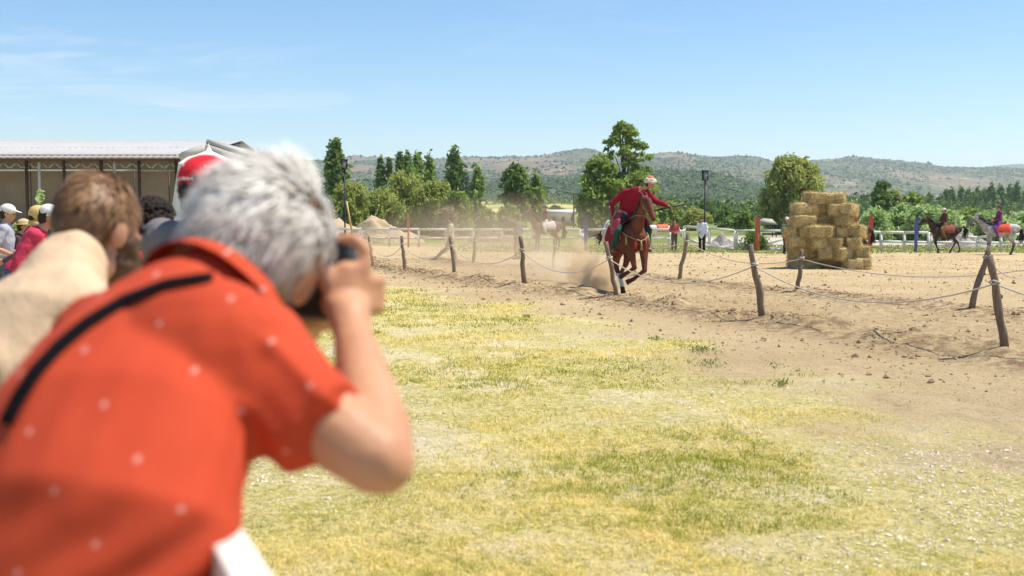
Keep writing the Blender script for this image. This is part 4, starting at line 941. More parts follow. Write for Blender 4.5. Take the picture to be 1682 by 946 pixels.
# pale horse with orange blanket behind the fence right of the main rider
horse('white horse under an orange-red blanket standing behind the fence gate', on(1088, 63), math.pi * .06, coat('coat_white', (0.70, 0.66, 0.60), (0.55, 0.5, 0.45)), cloth=(0.74, 0.17, 0.08), group=HG, scale=.90,
      neck=[(.50, 0, 1.18), (.72, 0, 1.26), (.92, 0, 1.22), (1.04, 0, 1.16)], head=[(1.04, 0, 1.18), (1.14, 0, 1.06), (1.22, 0, .86), (1.27, 0, .72)], tintf=lambda co: np.zeros((len(co), 3)), mane_m=M('mane_pale', (0.6, 0.55, 0.48), None, 20, 0.7))
# horse and rider mostly hidden behind the bales
hb_ = on(1399, 51)
horse('dark horse almost hidden behind the right side of the straw bales', hb_, yl + .2, coat('coat_bay_dark', None, None), cloth=(0.35, 0.05, 0.05), group=HG, scale=.95)
figure('rider in a red top almost hidden behind the top right of the bales', hb_ + V(0.10, 0, -.12), yl + .2, 1.66, seated(), (0.42, 0.04, 0.05), (0.05, 0.04, 0.05), group='riders', vox=.022, hat='hat', hatc=(0.12, 0.07, 0.06))

# ---- the galloping horse
HX, HY = X(1031, 25.3), 25.3
hz_ = tz(HX, HY); YAW = wyaw(.27, -.96)
hl_ = Vector((HX, HY, hz_ + .10))
GAL = dict(FL=[(.56, .15, 1.10), (.58, .15, .84), (.72, .11, .44), (.50, -.06, .24), (.43, -.14, .19)],
           FR=[(.54, -.15, 1.10), (.54, -.14, .86), (.66, -.10, .50), (.40, -.20, .36), (.32, -.25, .31)],
           HL=[(-.62, .14, 1.15), (-.34, .17, .86), (-.50, .15, .52), (-.80, .14, .30), (-.90, .14, .30)],
           HR=[(-.60, -.14, 1.12), (-.28, -.15, .82), (-.38, -.13, .48), (-.02, -.13, .12), (.06, -.13, -.03)])
def main_t(co):
    dark = np.clip((.50 - co[:, 2]) * 2.2, 0, .75)
    sock = ((co[:, 1] < -.05) & (co[:, 0] < .1) & (co[:, 2] < .34) & (co[:, 2] > .06)) * 1.0
    blaze = ((np.abs(co[:, 1]) < .028) & (co[:, 2] > 1.80) & (co[:, 0] > 1.12) & (co[:, 2] < 2.0)) * 1.0
    return np.stack([dark * (1 - sock), np.clip(sock * .9 + blaze * .0, 0, 1), 0 * dark], 1)
mh = horse('chestnut horse galloping towards the camera, front legs folded', hl_, YAW, coat('coat_chestnut', (0.18, 0.048, 0.022), (0.085, 0.025, 0.013), 3), legs=GAL, vox=.015,
           neck=[(.46, 0, 1.28), (.68, 0, 1.56), (.86, 0, 1.80), (.96, 0, 1.95)], head=[(.96, 0, 1.96), (1.10, .01, 1.90), (1.24, .03, 1.72), (1.33, .05, 1.56)],
           mane_m=M('mane_brown', (0.10, 0.035, 0.02), (0.04, 0.015, 0.01), 20, 0.6), tail=[(-.93, 0, 1.34), (-1.15, 0, 1.36), (-1.40, 0, 1.22), (-1.65, 0, 1.05)], tintf=main_t,
           cloth=(0.26, 0.02, 0.03), saddle=(0.10, 0.04, 0.025), group=HG, bulk=1.12, bridle=(0.40, 0.27, 0.12), scale=1.0)
# fleece behind the saddle, breast ornament, tassels
flm = M('fleece', (0.74, 0.71, 0.64), (0.55, 0.50, 0.42), 14, 0.95, 0.9, 40, 0.02)
mb = MB(); rg = random.Random(8)
for i in range(90):
    a = rg.uniform(-.5, 3.6); x_ = rg.uniform(-.80, -.42); mb.ell((x_, math.cos(a) * .29, 1.22 + math.sin(a) * .30), rg.uniform(.045, .075), None, 8, 6)
link('fleece_cover', remesh(mb, .018, 2), flm, mh)
gold = M('ornament_gold', (0.46, 0.33, 0.13), (0.25, 0.15, 0.05), 12, 0.45, 0.3)
mb = MB()
pts = [V(.30, .30, 1.30), V(.55, .26, 1.20), V(.74, .12, 1.12), V(.78, 0, 1.08), V(.74, -.12, 1.12), V(.55, -.26, 1.20), V(.30, -.30, 1.30)]
mb.tube(pts, .013, n=6)
link('breast_strap', mb, gold, mh)
for i in range(7):
    p = pts[0].lerp(pts[-1], i / 6); q = pts[min(6, i)]
    link('tassel', MB().tube([q, q + V(.02, 0, -.07), q + V(.03, 0, -.20)], [.012, .022, .030], n=6), gold if i % 2 else M('tassel_red', (0.50, 0.06, 0.05), None, 8, .8), mh)
RP = seated(pelvis=(-.10, 0, 1.66), waist=(.02, .02, 1.80), chest=(.14, .05, 1.98), upper=(.26, .11, 2.14), neck=(.38, .22, 2.235), head=(.46, .33, 2.33),
            shL=(.32, .30, 2.12), shR=(.14, -.12, 2.14), elL=(.36, .50, 1.95), wrL=(.50, .74, 1.84), elR=(.02, -.40, 1.88), wrR=(.06, -.40, 1.62),
            hipL=(-.02, .13, 1.60), hipR=(-.02, -.13, 1.60), knL=(.34, .36, 1.30), knR=(.34, -.36, 1.30), anL=(.14, .40, .90), anR=(.14, -.40, .90), toeL=(.30, .42, .86), toeR=(.30, -.42, .86))
rider = figure('rider in a crimson tunic and white turban leaning over the galloping horse', hl_, YAW, 1.75, RP, (0.31, 0.014, 0.036), (0.025, 0.09, 0.065), shoes=(0.16, 0.07, 0.03), hat='turban', hatc=(0.72, 0.64, 0.52), look=(.62, .76, -.12), vox=.011, coat=.14, w=1.45, group='riders', hair=(0.04, 0.025, 0.02), curl=1.1)
link('sash', remesh(MB().limb([V(-.10, 0, 1.70), V(-.05, 0, 1.78)], [(.185, .15), (.180, .145)], (0, 1, 0), 14), .014, 2), fabric('sash', (0.50, 0.10, 0.12), (0.65, 0.40, 0.38), 14), rider)
# skirt flap of the tunic with pattern over the thigh
mb = MB().limb([V(.02, -.24, 1.64), V(.16, -.35, 1.46), V(.22, -.42, 1.24)], [(.13, .07), (.19, .06), (.15, .04)], (1, 0, 0), 10)
link('tunic_skirt', remesh(MB().limb([V(.02, .22, 1.64), V(.20, .34, 1.46), V(.26, .41, 1.22)], [(.13, .07), (.19, .06), (.15, .04)], (1, 0, 0), 10), .012, 2), fabric('s%d' % (hash((0.31, 0.014, 0.036)) % 99999), (0.31, 0.014, 0.036)), rider)
link('tunic_flap', remesh(mb, .012, 2), fabric('flap', (0.52, 0.10, 0.12), (0.30, 0.02, 0.05), 22), rider)
MW = Matrix.Translation(hl_) @ Matrix.Rotation(YAW, 4, 'Z')
# bow held in the left hand, arrow in the right
bc = V(.55, .795, 1.82); bd = V(.10, .98, .22).normalized(); bb = V(.95, -.12, .1).normalized()
pts = [bc + bd * t_ * .40 - bb * (.16 * t_ * t_) * (1 if abs(t_) < .8 else .75) for t_ in (-1, -.8, -.55, -.25, 0, .25, .55, .8, 1)]
o = thing('bow', 'short dark bow held out in the rider\'s left hand', 'bow', MW @ bc)
Rm = Matrix.Rotation(YAW, 3, 'Z')
dk = M('bow_horn', (0.035, 0.025, 0.02), None, 9, .4)
link('limb', MB().tube([Rm @ (p - bc) for p in pts], [.010, .018, .024, .022, .018, .022, .024, .018, .010], n=8), dk, o)
link('string', MB().tube([Rm @ (pts[0] - bc), Rm @ (pts[-1] - bc)], .003, n=4), M('bow_string', (0.4, 0.35, 0.28), None, 9, .8), o)
ac = V(.04, -.40, 1.42); o = thing('quiver', 'pale arrow quiver hanging behind the rider\'s right hand', 'quiver', MW @ ac)
link('case', MB().tube([Rm @ V(.02, -.03, .34), Rm @ V(.02, 0, .05), Rm @ V(.04, .02, -.16)], [(.045, .03), (.05, .03), (.035, .022)], n=10), M('quiver_leather', (0.34, 0.24, 0.14), (0.2, 0.13, 0.07), 9, .7), o)
for i in range(4):
    link('arrow', MB().tube([Rm @ V(.02 + .012 * (i - 1.5), -.03, .30), Rm @ V(.012 * (i - 1.5), -.05 - .004 * i, .42)], [.004, .013], n=5), M('arrow_fletch', (0.68, 0.62, 0.52), None, 9, .8), o)

# ---- dust
def dustvol(name, label, c, r, dens, col, seed, nsc, an=0.0, soft=0.0, lo=.42, hi=.62, zp=1.0):
    me = MB().ell((0, 0, 0), (1, 1, 1), None, 24, 14).mesh('dust', False)
    m = bpy.data.materials.new(name); m.use_nodes = True; t = m.node_tree; t.nodes.clear()
    k = NM.__new__(NM); k.m = m; k.t = t; k.co = t.nodes.new('ShaderNodeTexCoord').outputs['Object']
    out = t.nodes.new('ShaderNodeOutputMaterial'); pv = t.nodes.new('ShaderNodeVolumePrincipled')
    ln = k.n('VectorMath', operation='LENGTH'); k.L(k.co, ln.inputs[0])
    fall = k.mr(ln.outputs['Value'], 0.35 if not soft else 0.0, 1.0, 1.0, 0.0)
    nz_ = k.n('Mapping'); nz_.inputs['Location'].default_value = (seed, seed * 2.3, 0); nz_.inputs['Scale'].default_value = (nsc * r[0], nsc * r[1], nsc * r[2] * zp); k.L(k.co, nz_.inputs[0])
    ns = k.mr(k.noise(1.0, 4, .6, nz_.outputs[0]), lo, hi)
    k.L(k.math('MULTIPLY', k.math('MULTIPLY', fall, ns), dens), pv.inputs['Density'])
    pv.inputs['Color'].default_value = (*col, 1); pv.inputs['Anisotropy'].default_value = an
    t.links.new(pv.outputs[0], out.inputs['Volume'])
    o = link(name, me, m, loc=c, rot=(0, 0, YAW)); o.scale = r
    return kind(o, 'stuff')
dc = (0.90, 0.72, 0.50)
dustvol('dust_cloud', '', at(972, 452, 27.0), (.85, .62, .62), 8.0, (.88, .70, .47), 1.0, 2.6, lo=.40, hi=.66)
dustvol('dust_cloud', '', at(950, 430, 28.6), (.70, .34, .80), 7.0, (.88, .70, .47), 4.0, 3.0, lo=.44, hi=.66)
dustvol('dust_cloud', '', at(985, 466, 26.3), (.62, .5, .30), 8.0, (.93, .74, .50), 6.0, 3.0, lo=.40, hi=.58)
dustvol('dust_cloud', '', at(905, 436, 30.5), (1.5, .7, .75), 1.9, (.95, .82, .62), 9.0, 1.5, lo=.36, hi=.66, soft=1)
dustvol('dust_haze', '', Vector((-.6, 37, .7)), (13, 4.4, 1.9), .16, dc, 2.0, .35, lo=.36, hi=.62, soft=1)
# ------------------------------------------------------------------ photographer in the orange polo (joints read at their own distances)
J = at
RL = Vector((J(100, 1060, 1.30).x, 1.30, 0))
ph = thing('person', 'grey-haired person in an orange-red polo shirt bending forward and aiming a camera', 'person', RL)
G_ = V(.46, .88, -.08).normalized()                      # where he looks
up_ = V(.38, -.08, 1)
HC = J(437, 404, 1.74)
HB = basis(G_, up_)
shL, shR = J(168, 570, 1.70), J(418, 612, 1.46)
elR, wrR = J(630, 762, 1.39), J(578, 545, 1.67)
elL, wrL = J(345, 640, 1.93), J(480, 580, 1.98)
pel = J(100, 1070, 1.31)
spine = [(pel, (.19, .14)), (J(112, 960, 1.30), (.20, .15)), (J(154, 850, 1.32), (.200, .145)), (J(180, 745, 1.38), (.182, .145)), (J(232, 645, 1.47), (.168, .135)), (J(280, 560, 1.54), (.155, .105)), (J(335, 500, 1.60), (.088, .080))]
sideT = (shR - shL).normalized()
skinp = skin_m('skin_ruddy', (0.54, 0.285, 0.160))
mb = MB()
mb.limb([p for p, r in spine], [(a - .014, b - .014) for p, (a, b) in spine], sideT, 18)
mb.limb([J(335, 500, 1.60), J(385, 490, 1.66), HC - (HB @ V(.02, 0, .06))], [.062, .060, .058])
add_head(mb, HC, HB, .97)
mb.limb([spine[5][0].lerp(shR, .5), shR, shR.lerp(elR, .5), elR - (elR - shR) * .05, elR], [.072, .066, .052, .046, .040])
mb.limb([elR, elR.lerp(wrR, .22), elR.lerp(wrR, .5), wrR], [.040, .047, .041, .0285])
mb.limb([spine[5][0].lerp(shL, .5), shL, shL.lerp(elL, .5), elL, elL.lerp(wrL, .5), wrL], [.072, .064, .050, .044, .040, .030])
CC = J(508, 457, 1.785); Gc = V(.22, .97, -.04)                                    # the camera's centre
CB = basis(Gc, (0.05, 0, 1)); cf, cl2, cu = [CB @ Vector(e) for e in ((1, 0, 0), (0, 1, 0), (0, 0, 1))]
# right hand on the grip: palm, index on the shutter, three fingers round the front, thumb behind
GR = CC - cl2 * .046 - cf * .030                          # rear right corner of the camera
hn = (-cf * .80 - cl2 * .60).normalized(); ht = (cf * .60 - cl2 * .80).normalized(); PB = Matrix((ht, hn, cu)).transposed()
pc = GR + hn * .012 - cl2 * .024 - cu * .012
mb.limb([wrR, wrR.lerp(pc, .45), pc - cu * .02], [(.0305, .026), (.034, .027), (.042, .025)], ht)
mb.ell(pc + ht * .002, (.037, .022, .045), PB, 16, 12)
for i, (dz, L) in enumerate(((.032, 1.0), (.014, 1.1), (-.008, 1.05), (-.028, .9))):
    b = pc + ht * .024 + cu * dz + hn * .004
    if i == 0: q = [b, b + cu * .030 + cf * .006, b + cu * .046 + cl2 * .020 + cf * .010, b + cu * .044 + cl2 * .048 + cf * .010]
    else: q = [b, b + ht * .022 + cf * .020 * L - hn * .004, b + cf * .052 * L + cl2 * .012, b + cf * .058 * L + cl2 * .034]
    mb.limb([b - ht * .03] + q, [.0125, .0135, .0120, .0108, .0092], n=10)
mb.limb([pc - ht * .002 - cu * .022, pc - ht * .026 + cu * .004 + hn * .002, pc - ht * .042 + cu * .030, pc - ht * .045 + cu * .052], [.020, .0155, .0125, .0105], n=10)
# left hand cupped under the lens
LC = CC + cf * .050 - cu * .030 + cl2 * .012
pl = LC - cu * .036
mb.limb([wrL, wrL.lerp(pl, .5), pl], [(.030, .022), (.038, .022), (.040, .020)], cf)
mb.ell(pl, (.052, .044, .024), CB, 14, 8)
for i in range(4):
    b = pl + cf * (.030 - .019 * i) - cl2 * .026
    mb.limb([b + cl2 * .02, b - cl2 * .012 + cu * .012, b - cl2 * .018 + cu * .038, b - cl2 * .006 + cu * .058], [.0105, .0105, .0095, .008], n=10)
b = pl + cl2 * .03 - cf * .01; mb.limb([b, b + cl2 * .012 + cu * .030, b + cl2 * .006 + cu * .055], [.015, .012, .010], n=10)
for sg in (-1, 1):
    hp = pel + V(.07 * sg, -.02 * sg, -.03); kn = Vector((hp.x + .06, hp.y + .10, .55)); an = Vector((hp.x + .0, hp.y - .05, .10)); to = an + V(.12, .14, -.065)
    mb.limb([hp, hp.lerp(kn, .5), kn, kn.lerp(an, .35), an, to], [.10, .085, .060, .058, .040, .032])
for i, v in enumerate(mb.v): mb.v[i] = (v[0] - RL.x, v[1] - RL.y, v[2] - RL.z)
bodyp = link('body', remesh(mb, .0062, 4, lambda co, no: .0007 * fbm(co * 60, 3, 2)), skinp, ph)
LOC = lambda p: Vector(p) - RL
link('ear', MB().ell(LOC(HC + HB @ V(-.006, -.094, -.022)), (.025, .011, .038), basis(G_, up_ ), 14, 10), skinp, ph)
eyem = MB().ell((0, 0, 0), .012, None, 10, 8).mesh('eye')
for q in (-1, 1): link('eye', eyem, M('eye_dark', (0.02, 0.015, 0.012)), ph, loc=LOC(HC + HB @ V(.086, .034 * q, 0)))
# trousers
mb = MB(); mb.limb([pel - V(0, 0, .08), pel, pel + V(0, 0, .10)], [(.17, .14), (.195, .15), (.19, .148)], sideT, 16)
for sg in (-1, 1):
    hp = pel + V(.08 * sg, -.02 * sg, -.03); kn = Vector((hp.x + .05, hp.y + .10, .55)); an = Vector((hp.x + .0, hp.y - .05, .12))
    mb.limb([hp, hp.lerp(kn, .5), kn, kn.lerp(an, .5), an], [.12, .105, .085, .078, .068])
mb.v = [(v[0] - RL.x, v[1] - RL.y, v[2]) for v in mb.v]
link('trousers', remesh(mb, .014, 3, lambda co, no: .008 * fbm(co * 9, 3, 3)), fabric('slate', (0.09, 0.10, 0.13)), ph)
for sg in (-1, 1):
    an = Vector((pel.x + .08 * sg, pel.y - .07 - .02 * sg, .06)); link('shoe', MB().limb([LOC(an - V(.03, .04, 0)), LOC(an + V(.05, .06, 0)), LOC(an + V(.12, .15, -.02))], [.045, .050, .036]), M('shoe_black', (0.03, 0.03, 0.03), None, 9, .5), ph)
# polo shirt
mb = MB()
mb.limb([p for p, r in spine[:-1]] + [J(325, 512, 1.59)], [r for p, r in spine[:-1]] + [(.105, .092)], sideT, 22)
slv0 = J(400, 600, 1.50); slv1 = J(425, 628, 1.455); slv2 = J(486, 672, 1.425); slv3 = J(528, 706, 1.41)
mb.limb([spine[5][0].lerp(slv0, .55), slv0, slv1, slv2], [.095, .100, .092, .076])
mb.tube([slv1, slv2, slv3], [(.090, .090), (.076, .077), (.0715, .073)], n=22)
mb.limb([spine[5][0].lerp(shL, .5), shL, shL.lerp(elL, .35), shL.lerp(elL, .6)], [.088, .082, .072, .066])
# blade of the shoulder and back bulk
mb.ell(J(330, 610, 1.42), (.12, .09, .12), None, 14, 10); mb.ell(J(208, 582, 1.55), (.10, .09, .09), None, 14, 10)
mb.v = [(v[0] - RL.x, v[1] - RL.y, v[2]) for v in mb.v]
sax = (slv3 - slv1).normalized(); LS1 = LOC(slv1)
def polo(co, no):
    d = .0035 * fbm(co * 7, 3, 31)
    rel = co - np.array(LS1); a = rel @ np.array(sax)
    w_ = np.clip((a + .03) / .05, 0, 1) * np.clip((.17 - a) / .03, 0, 1)
    rr_ = np.linalg.norm(rel - a[:, None] * np.array(sax), axis=1); w_ = w_ * np.clip((.125 - rr_) / .03, 0, 1)
    perp = np.array(sax.cross(Vector((0, 1, 0))).normalized()); b_ = rel @ perp
    d = d + w_ * .0150 * ((1 - np.abs(np.sin(b_ * 50 + 1.2 * vnoise(co * 8, 8) + a * 9))) ** 2 - .3) * (.6 + .4 * vnoise(co * 6, 5))
    # pulls from the armpit down to the hem
    z = co[:, 2]; x_ = co[:, 0]
    lo = np.clip((1.40 - z) / .10, 0, 1) * np.clip((x_ + .05) / .12, 0, 1)
    d = d + lo * .0120 * np.sin((z * 84 - x_ * 62) + 1.6 * vnoise(co * 6, 4)) * (.5 + .6 * vnoise(co * 5, 9))
    lo2 = np.clip((1.30 - z) / .1, 0, 1) * np.clip((.02 - x_) / .1, 0, 1)
    d = d + 0 * lo2 * .0018 * ((1 - np.abs(np.sin((z * 30 - x_ * 12) + 1.4 * vnoise(co * 5, 6)))) ** 2 - .3)
    # hollow between the shoulder blades
    return d
shm = remesh(mb, .0075, 5, polo)
k = NM('polo_orange_knit', 0.86, 0.12)
base = k.mix(k.mr(k.noise(5, 4), .3, .7), (0.455, 0.054, 0.023), (0.51, 0.068, 0.028))
sx = k.n('SeparateXYZ'); k.L(k.co, sx.inputs[0])
# small woven motifs on a slanted lattice, metres in the plane of the back
a1, a2 = (-.079, -.028), (-.030, -.080); det = a1[0] * a2[1] - a1[1] * a2[0]
x0, z0 = (J(290, 523, 1.42) - RL).x, J(290, 523, 1.42).z
dx_ = k.math('SUBTRACT', sx.outputs[0], x0); dz_ = k.math('SUBTRACT', sx.outputs[2], z0)
uu = k.math('ADD', k.math('MULTIPLY', dx_, a2[1] / det), k.math('MULTIPLY', dz_, -a2[0] / det))
vv = k.math('ADD', k.math('MULTIPLY', dx_, -a1[1] / det), k.math('MULTIPLY', dz_, a1[0] / det))
fu = k.math('SUBTRACT', uu, k.math('ROUND', uu)); fv = k.math('SUBTRACT', vv, k.math('ROUND', vv))
ddx = k.math('ADD', k.math('MULTIPLY', fu, a1[0]), k.math('MULTIPLY', fv, a2[0])); ddz = k.math('ADD', k.math('MULTIPLY', fu, a1[1]), k.math('MULTIPLY', fv, a2[1]))
dist = k.math('SQRT', k.math('ADD', k.math('MULTIPLY', ddx, ddx), k.math('MULTIPLY', ddz, ddz)))
dot = k.mr(dist, .0022, .0043, .46, 0.0)
base = k.mix(dot, base, (0.78, 0.50, 0.44)); k.col(base)
wv = k.n('TexWave'); wv.inputs['Scale'].default_value = 120; wv.inputs['Distortion'].default_value = 1; k.L(k.co, wv.inputs[0])
k.bump(wv.outputs[1], .25, .002)
polo_m = k.m
shirt = link('shirt', shm, polo_m, ph)
# collar
mb = MB(); nb = J(352, 488, 1.62); ca = (HC - nb).normalized(); cs = (sideT - ca * sideT.dot(ca)).normalized(); cb = ca.cross(cs)
nb2 = nb - ca * .004
ring = []
for i in range(26):
    a = 6.283 * i / 26; rr = .082 + .006 * math.sin(3 * a)
    ring.append((nb2 + (cs * math.cos(a) * 1.10 + cb * math.sin(a) * .95) * rr))
vs = []; 
for o_, hgt in ((.024, -.022), (.012, .008), (.002, .022), (-.006, .018), (.0, -.008)):
    for p in ring:
        d = (p - nb2).normalized(); vs.append(LOC(p + d * o_ + ca * hgt))
n = 26; fs = [(i * n + q, i * n + (q + 1) % n, (i + 1) * n + (q + 1) % n, (i + 1) * n + q) for i in range(4) for q in range(n)]
link('collar', MB().add(vs, fs), polo_m, shirt)
# strap across the back, laid on the shirt
bv = BVHTree.FromPolygons([v.co for v in shm.vertices], [tuple(p.vertices) for p in shm.polygons])
def onshirt(px, py):
    o_ = LOC(EYE); d = (at(px, py, 1.0) - EYE).normalized(); h = bv.ray_cast(o_, d); return h[0], h[1]
vs = []; n = 0
for i in range(29):
    q = i / 28; pp = [(350, 458), (275, 470), (205, 497), (148, 532), (100, 572), (62, 614), (36, 655), (14, 700)]
    s_ = q * 7; j = min(6, int(s_)); f = s_ - j; px = pp[j][0] * (1 - f) + pp[j + 1][0] * f; py = pp[j][1] * (1 - f) + pp[j + 1][1] * f
    tx, ty = pp[j + 1][0] - pp[j][0], pp[j + 1][1] - pp[j][1]; l_ = math.hypot(tx, ty); nx, ny = -ty / l_, tx / l_
    row = []
    for w_ in (-14, -5, 5, 14):
        w2 = w_ * (.42 + .48 * q); h, nn = onshirt(px + nx * w2, py + ny * w2)
        if h is None: row = None; break
        row.append(h + nn * .0045)
    if row: vs += row; n += 1
if n > 3:
    fs = [(i * 4 + q, i * 4 + q + 1, (i + 1) * 4 + q + 1, (i + 1) * 4 + q) for i in range(n - 1) for q in range(3)]
    o = link('shoulder_strap', MB().add(vs, fs), M('strap_webbing', (0.007, 0.007, 0.008), None, 40, .95, .2, 200, .002, .05), loc=RL)
    m_ = o.modifiers.new('t', 'SOLIDIFY'); m_.thickness = .0012; m_.offset = 1
    tag(o, 'black webbing strap running over the back of the orange polo shirt', 'strap')
# grey hair: a cap of volume plus many combed locks
hm2 = NM('hair_grey', 0.55, 0.4); at_ = hm2.attr('tint'); sp = hm2.n('SeparateColor'); hm2.L(at_.outputs['Color'], sp.inputs[0])
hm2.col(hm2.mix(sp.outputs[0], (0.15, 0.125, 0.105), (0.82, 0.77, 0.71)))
f_, l_, u_ = [HB @ Vector(e) for e in ((1, 0, 0), (0, 1, 0), (0, 0, 1))]
hcen = HC + u_ * .014 - f_ * .018
def strands(name, parent, root_loc, cen, B, r, n, mat, seed, width=.0022, L=.06, lift=.03, mask=None, nclump=70, tintf=None, comb=(-.3, 0, -1)):
    rng = np.random.default_rng(seed); vs = []; fs = []; tn = []
    D = rng.normal(0, 1, (nclump, 3)); D /= np.linalg.norm(D, axis=1)[:, None]
    ct = rng.uniform(0, 1, nclump); cdir = rng.normal(0, .24, (nclump, 3))
    Bm = np.array(B); cen = np.array(cen) - np.array(root_loc)
    for i in range(n):
        d = rng.normal(0, 1, 3); d /= np.linalg.norm(d)
        if mask and not mask(d): continue
        c = int(np.argmax(D @ d)); p = d * r
        nrm = d / r; nrm /= np.linalg.norm(nrm)
        t_ = np.array(comb) + cdir[c] + rng.normal(0, .12, 3); t_ -= nrm * (t_ @ nrm); t_ /= np.linalg.norm(t_) + 1e-6
        Ls = L * rng.uniform(.6, 1.2); lf = lift * (0.4 + 1.1 * ct[c]) * rng.uniform(.7, 1.2)
        P = [p * .93, p + nrm * lf * .55 + t_ * Ls * .30, p + nrm * lf + t_ * Ls * .65, p + nrm * lf * .75 + t_ * Ls]
        w_ = np.cross(nrm, t_) * width * rng.uniform(.7, 1.5); b = len(vs)
        for q, ws in zip(P, (1, 1, .8, .15)): vs.append(Bm @ (q - w_ * ws) + cen); vs.append(Bm @ (q + w_ * ws) + cen)
        for q in range(3): fs.append((b + 2 * q, b + 2 * q + 1, b + 2 * q + 3, b + 2 * q + 2))
        tv = tintf(d, ct[c], rng) if tintf else np.clip(ct[c] * .5 + rng.uniform(0, .5), 0, 1)
        tn += [tv] * 8
    tn = np.array(tn)
    return link(name, npmesh(name, np.array(vs), np.array(fs), True, tn[:, None].repeat(3, 1)), mat, parent)
mb = MB(); mb.ell(LOC(hcen), (.094, .082, .104), HB, 20, 14); mb.ell(LOC(HC - u_ * .026 - f_ * .052), (.054, .072, .070), HB, 16, 10); mb.ell(LOC(J(372, 432, 1.67)), (.050, .045, .055), None, 14, 10)
hv_ = remesh(mb, .007, 2, lambda co, no: +.002 * fbm(co * 20, 3, 5)); paint(hv_, lambda co: (.50 + .2 * vnoise(co * 40, 3))[:, None].repeat(3, 1))
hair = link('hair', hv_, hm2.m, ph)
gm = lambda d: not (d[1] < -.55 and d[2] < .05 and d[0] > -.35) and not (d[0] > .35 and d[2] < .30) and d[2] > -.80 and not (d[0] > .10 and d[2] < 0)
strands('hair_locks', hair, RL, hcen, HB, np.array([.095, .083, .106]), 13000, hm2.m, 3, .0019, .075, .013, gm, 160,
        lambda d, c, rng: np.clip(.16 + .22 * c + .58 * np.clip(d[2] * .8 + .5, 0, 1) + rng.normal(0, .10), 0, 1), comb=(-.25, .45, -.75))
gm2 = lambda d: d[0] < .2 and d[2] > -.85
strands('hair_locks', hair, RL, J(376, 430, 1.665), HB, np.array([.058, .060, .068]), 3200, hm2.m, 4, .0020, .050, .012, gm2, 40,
        lambda d, c, rng: np.clip(.12 + .35 * c + rng.normal(0, .13), 0, 1))
# the camera
blk = M('camera_black', (0.014, 0.014, 0.016), (0.022, 0.022, 0.024), 60, .45, .25, 220, .001, .4)
ccam = thing('camera', 'black camera with lens held up to the eye by the grey-haired person', 'camera', CC)
def cbox(c, d): return MB().box((CB @ Vector(c)), d, CB)
def bev(o, w): m = o.modifiers.new('b', 'BEVEL'); m.width = w; m.segments = 3; return o
bev(link('camera_body', cbox((0, .002, -.001), (.060, .140, .124)), blk, ccam), .010)
bev(link('grip', cbox((.034, -.050, -.004), (.036, .034, .078)), blk, ccam), .012)
bev(link('viewfinder_hump', cbox((.0, .006, .066), (.062, .060, .026)), blk, ccam), .010)
lz = link('lens', MB().tube([CB @ V(.03, .008, -.004), CB @ V(.06, .008, -.004), CB @ V(.062, .008, -.004), CB @ V(.135, .008, -.004), CB @ V(.15, .008, -.004), CB @ V(.19, .008, -.004)], [.034, .034, .038, .038, .042, .045], n=24), blk, ccam)
link('focus_ring', MB().tube([CB @ V(.085, .008, -.004), CB @ V(.115, .008, -.004)], [.041, .041], n=24), M('rubber_grey', (0.04, 0.04, 0.042), None, 90, .8, .5, 300), lz)
link('eyecup', MB().tube([CB @ V(-.03, 0, .040), CB @ V(-.046, 0, .040)], [(.021, .015), (.024, .018)], n=14), blk, ccam)
link('shutter_dial', MB().tube([CB @ V(.004, -.046, .046), CB @ V(.004, -.046, .056)], [.012, .012], n=14), blk, ccam)
link('neck_strap', MB().tube([CB @ V(-.01, -.066, .032), CB @ V(-.03, -.082, .020), CB @ V(-.035, -.090, -.03), CB @ V(-.03, -.08, -.10), CB @ V(-.06, -.05, -.17)], [(.002, .010)] * 5, n=8), blk, ccam)

# white barrier he leans on
rp = [Vector((-.36, 1.36, 1.285)), Vector((-.115, .76, 1.285))]; d = (rp[1] - rp[0]).normalized()
bf = thing('barrier_fence', 'white painted board barrier the photographer leans over, lower left', 'fence', (-.36, 1.36, 0))
white = M('white_paint_wood', (0.78, 0.74, 0.68), (0.66, 0.61, 0.54), 9, .6, .3, 40, .004)
Rz = Matrix.Rotation(math.atan2(d.y, d.x), 3, 'Z')
def bboard(y0, y1, z, name='rail', w=.032, h=.10):
    a = rp[0] + d * y0; b = rp[0] + d * y1; c = (a + b) / 2 - Vector((-.36, 1.36, 0)); c.z = z
    return bev(link(name, MB().box(c, (abs(y1 - y0), w, h), Rz), white, bf), .004)
bboard(0, .95, 1.24, w=.042, h=.11); bboard(-2.3, -.004, 1.20, w=.030, h=.10); bboard(-2.3, .95, .85); bboard(-2.3, .95, .45)
for q in (-2.25, -1.1, .02, .9):
    a = rp[0] + d * q - Vector((-.36, 1.36, 0)); bev(link('post', MB().box((a.x - .05 * d.y, a.y + .05 * d.x, .57), (.07, .07, 1.16), Rz), white, bf), .004)

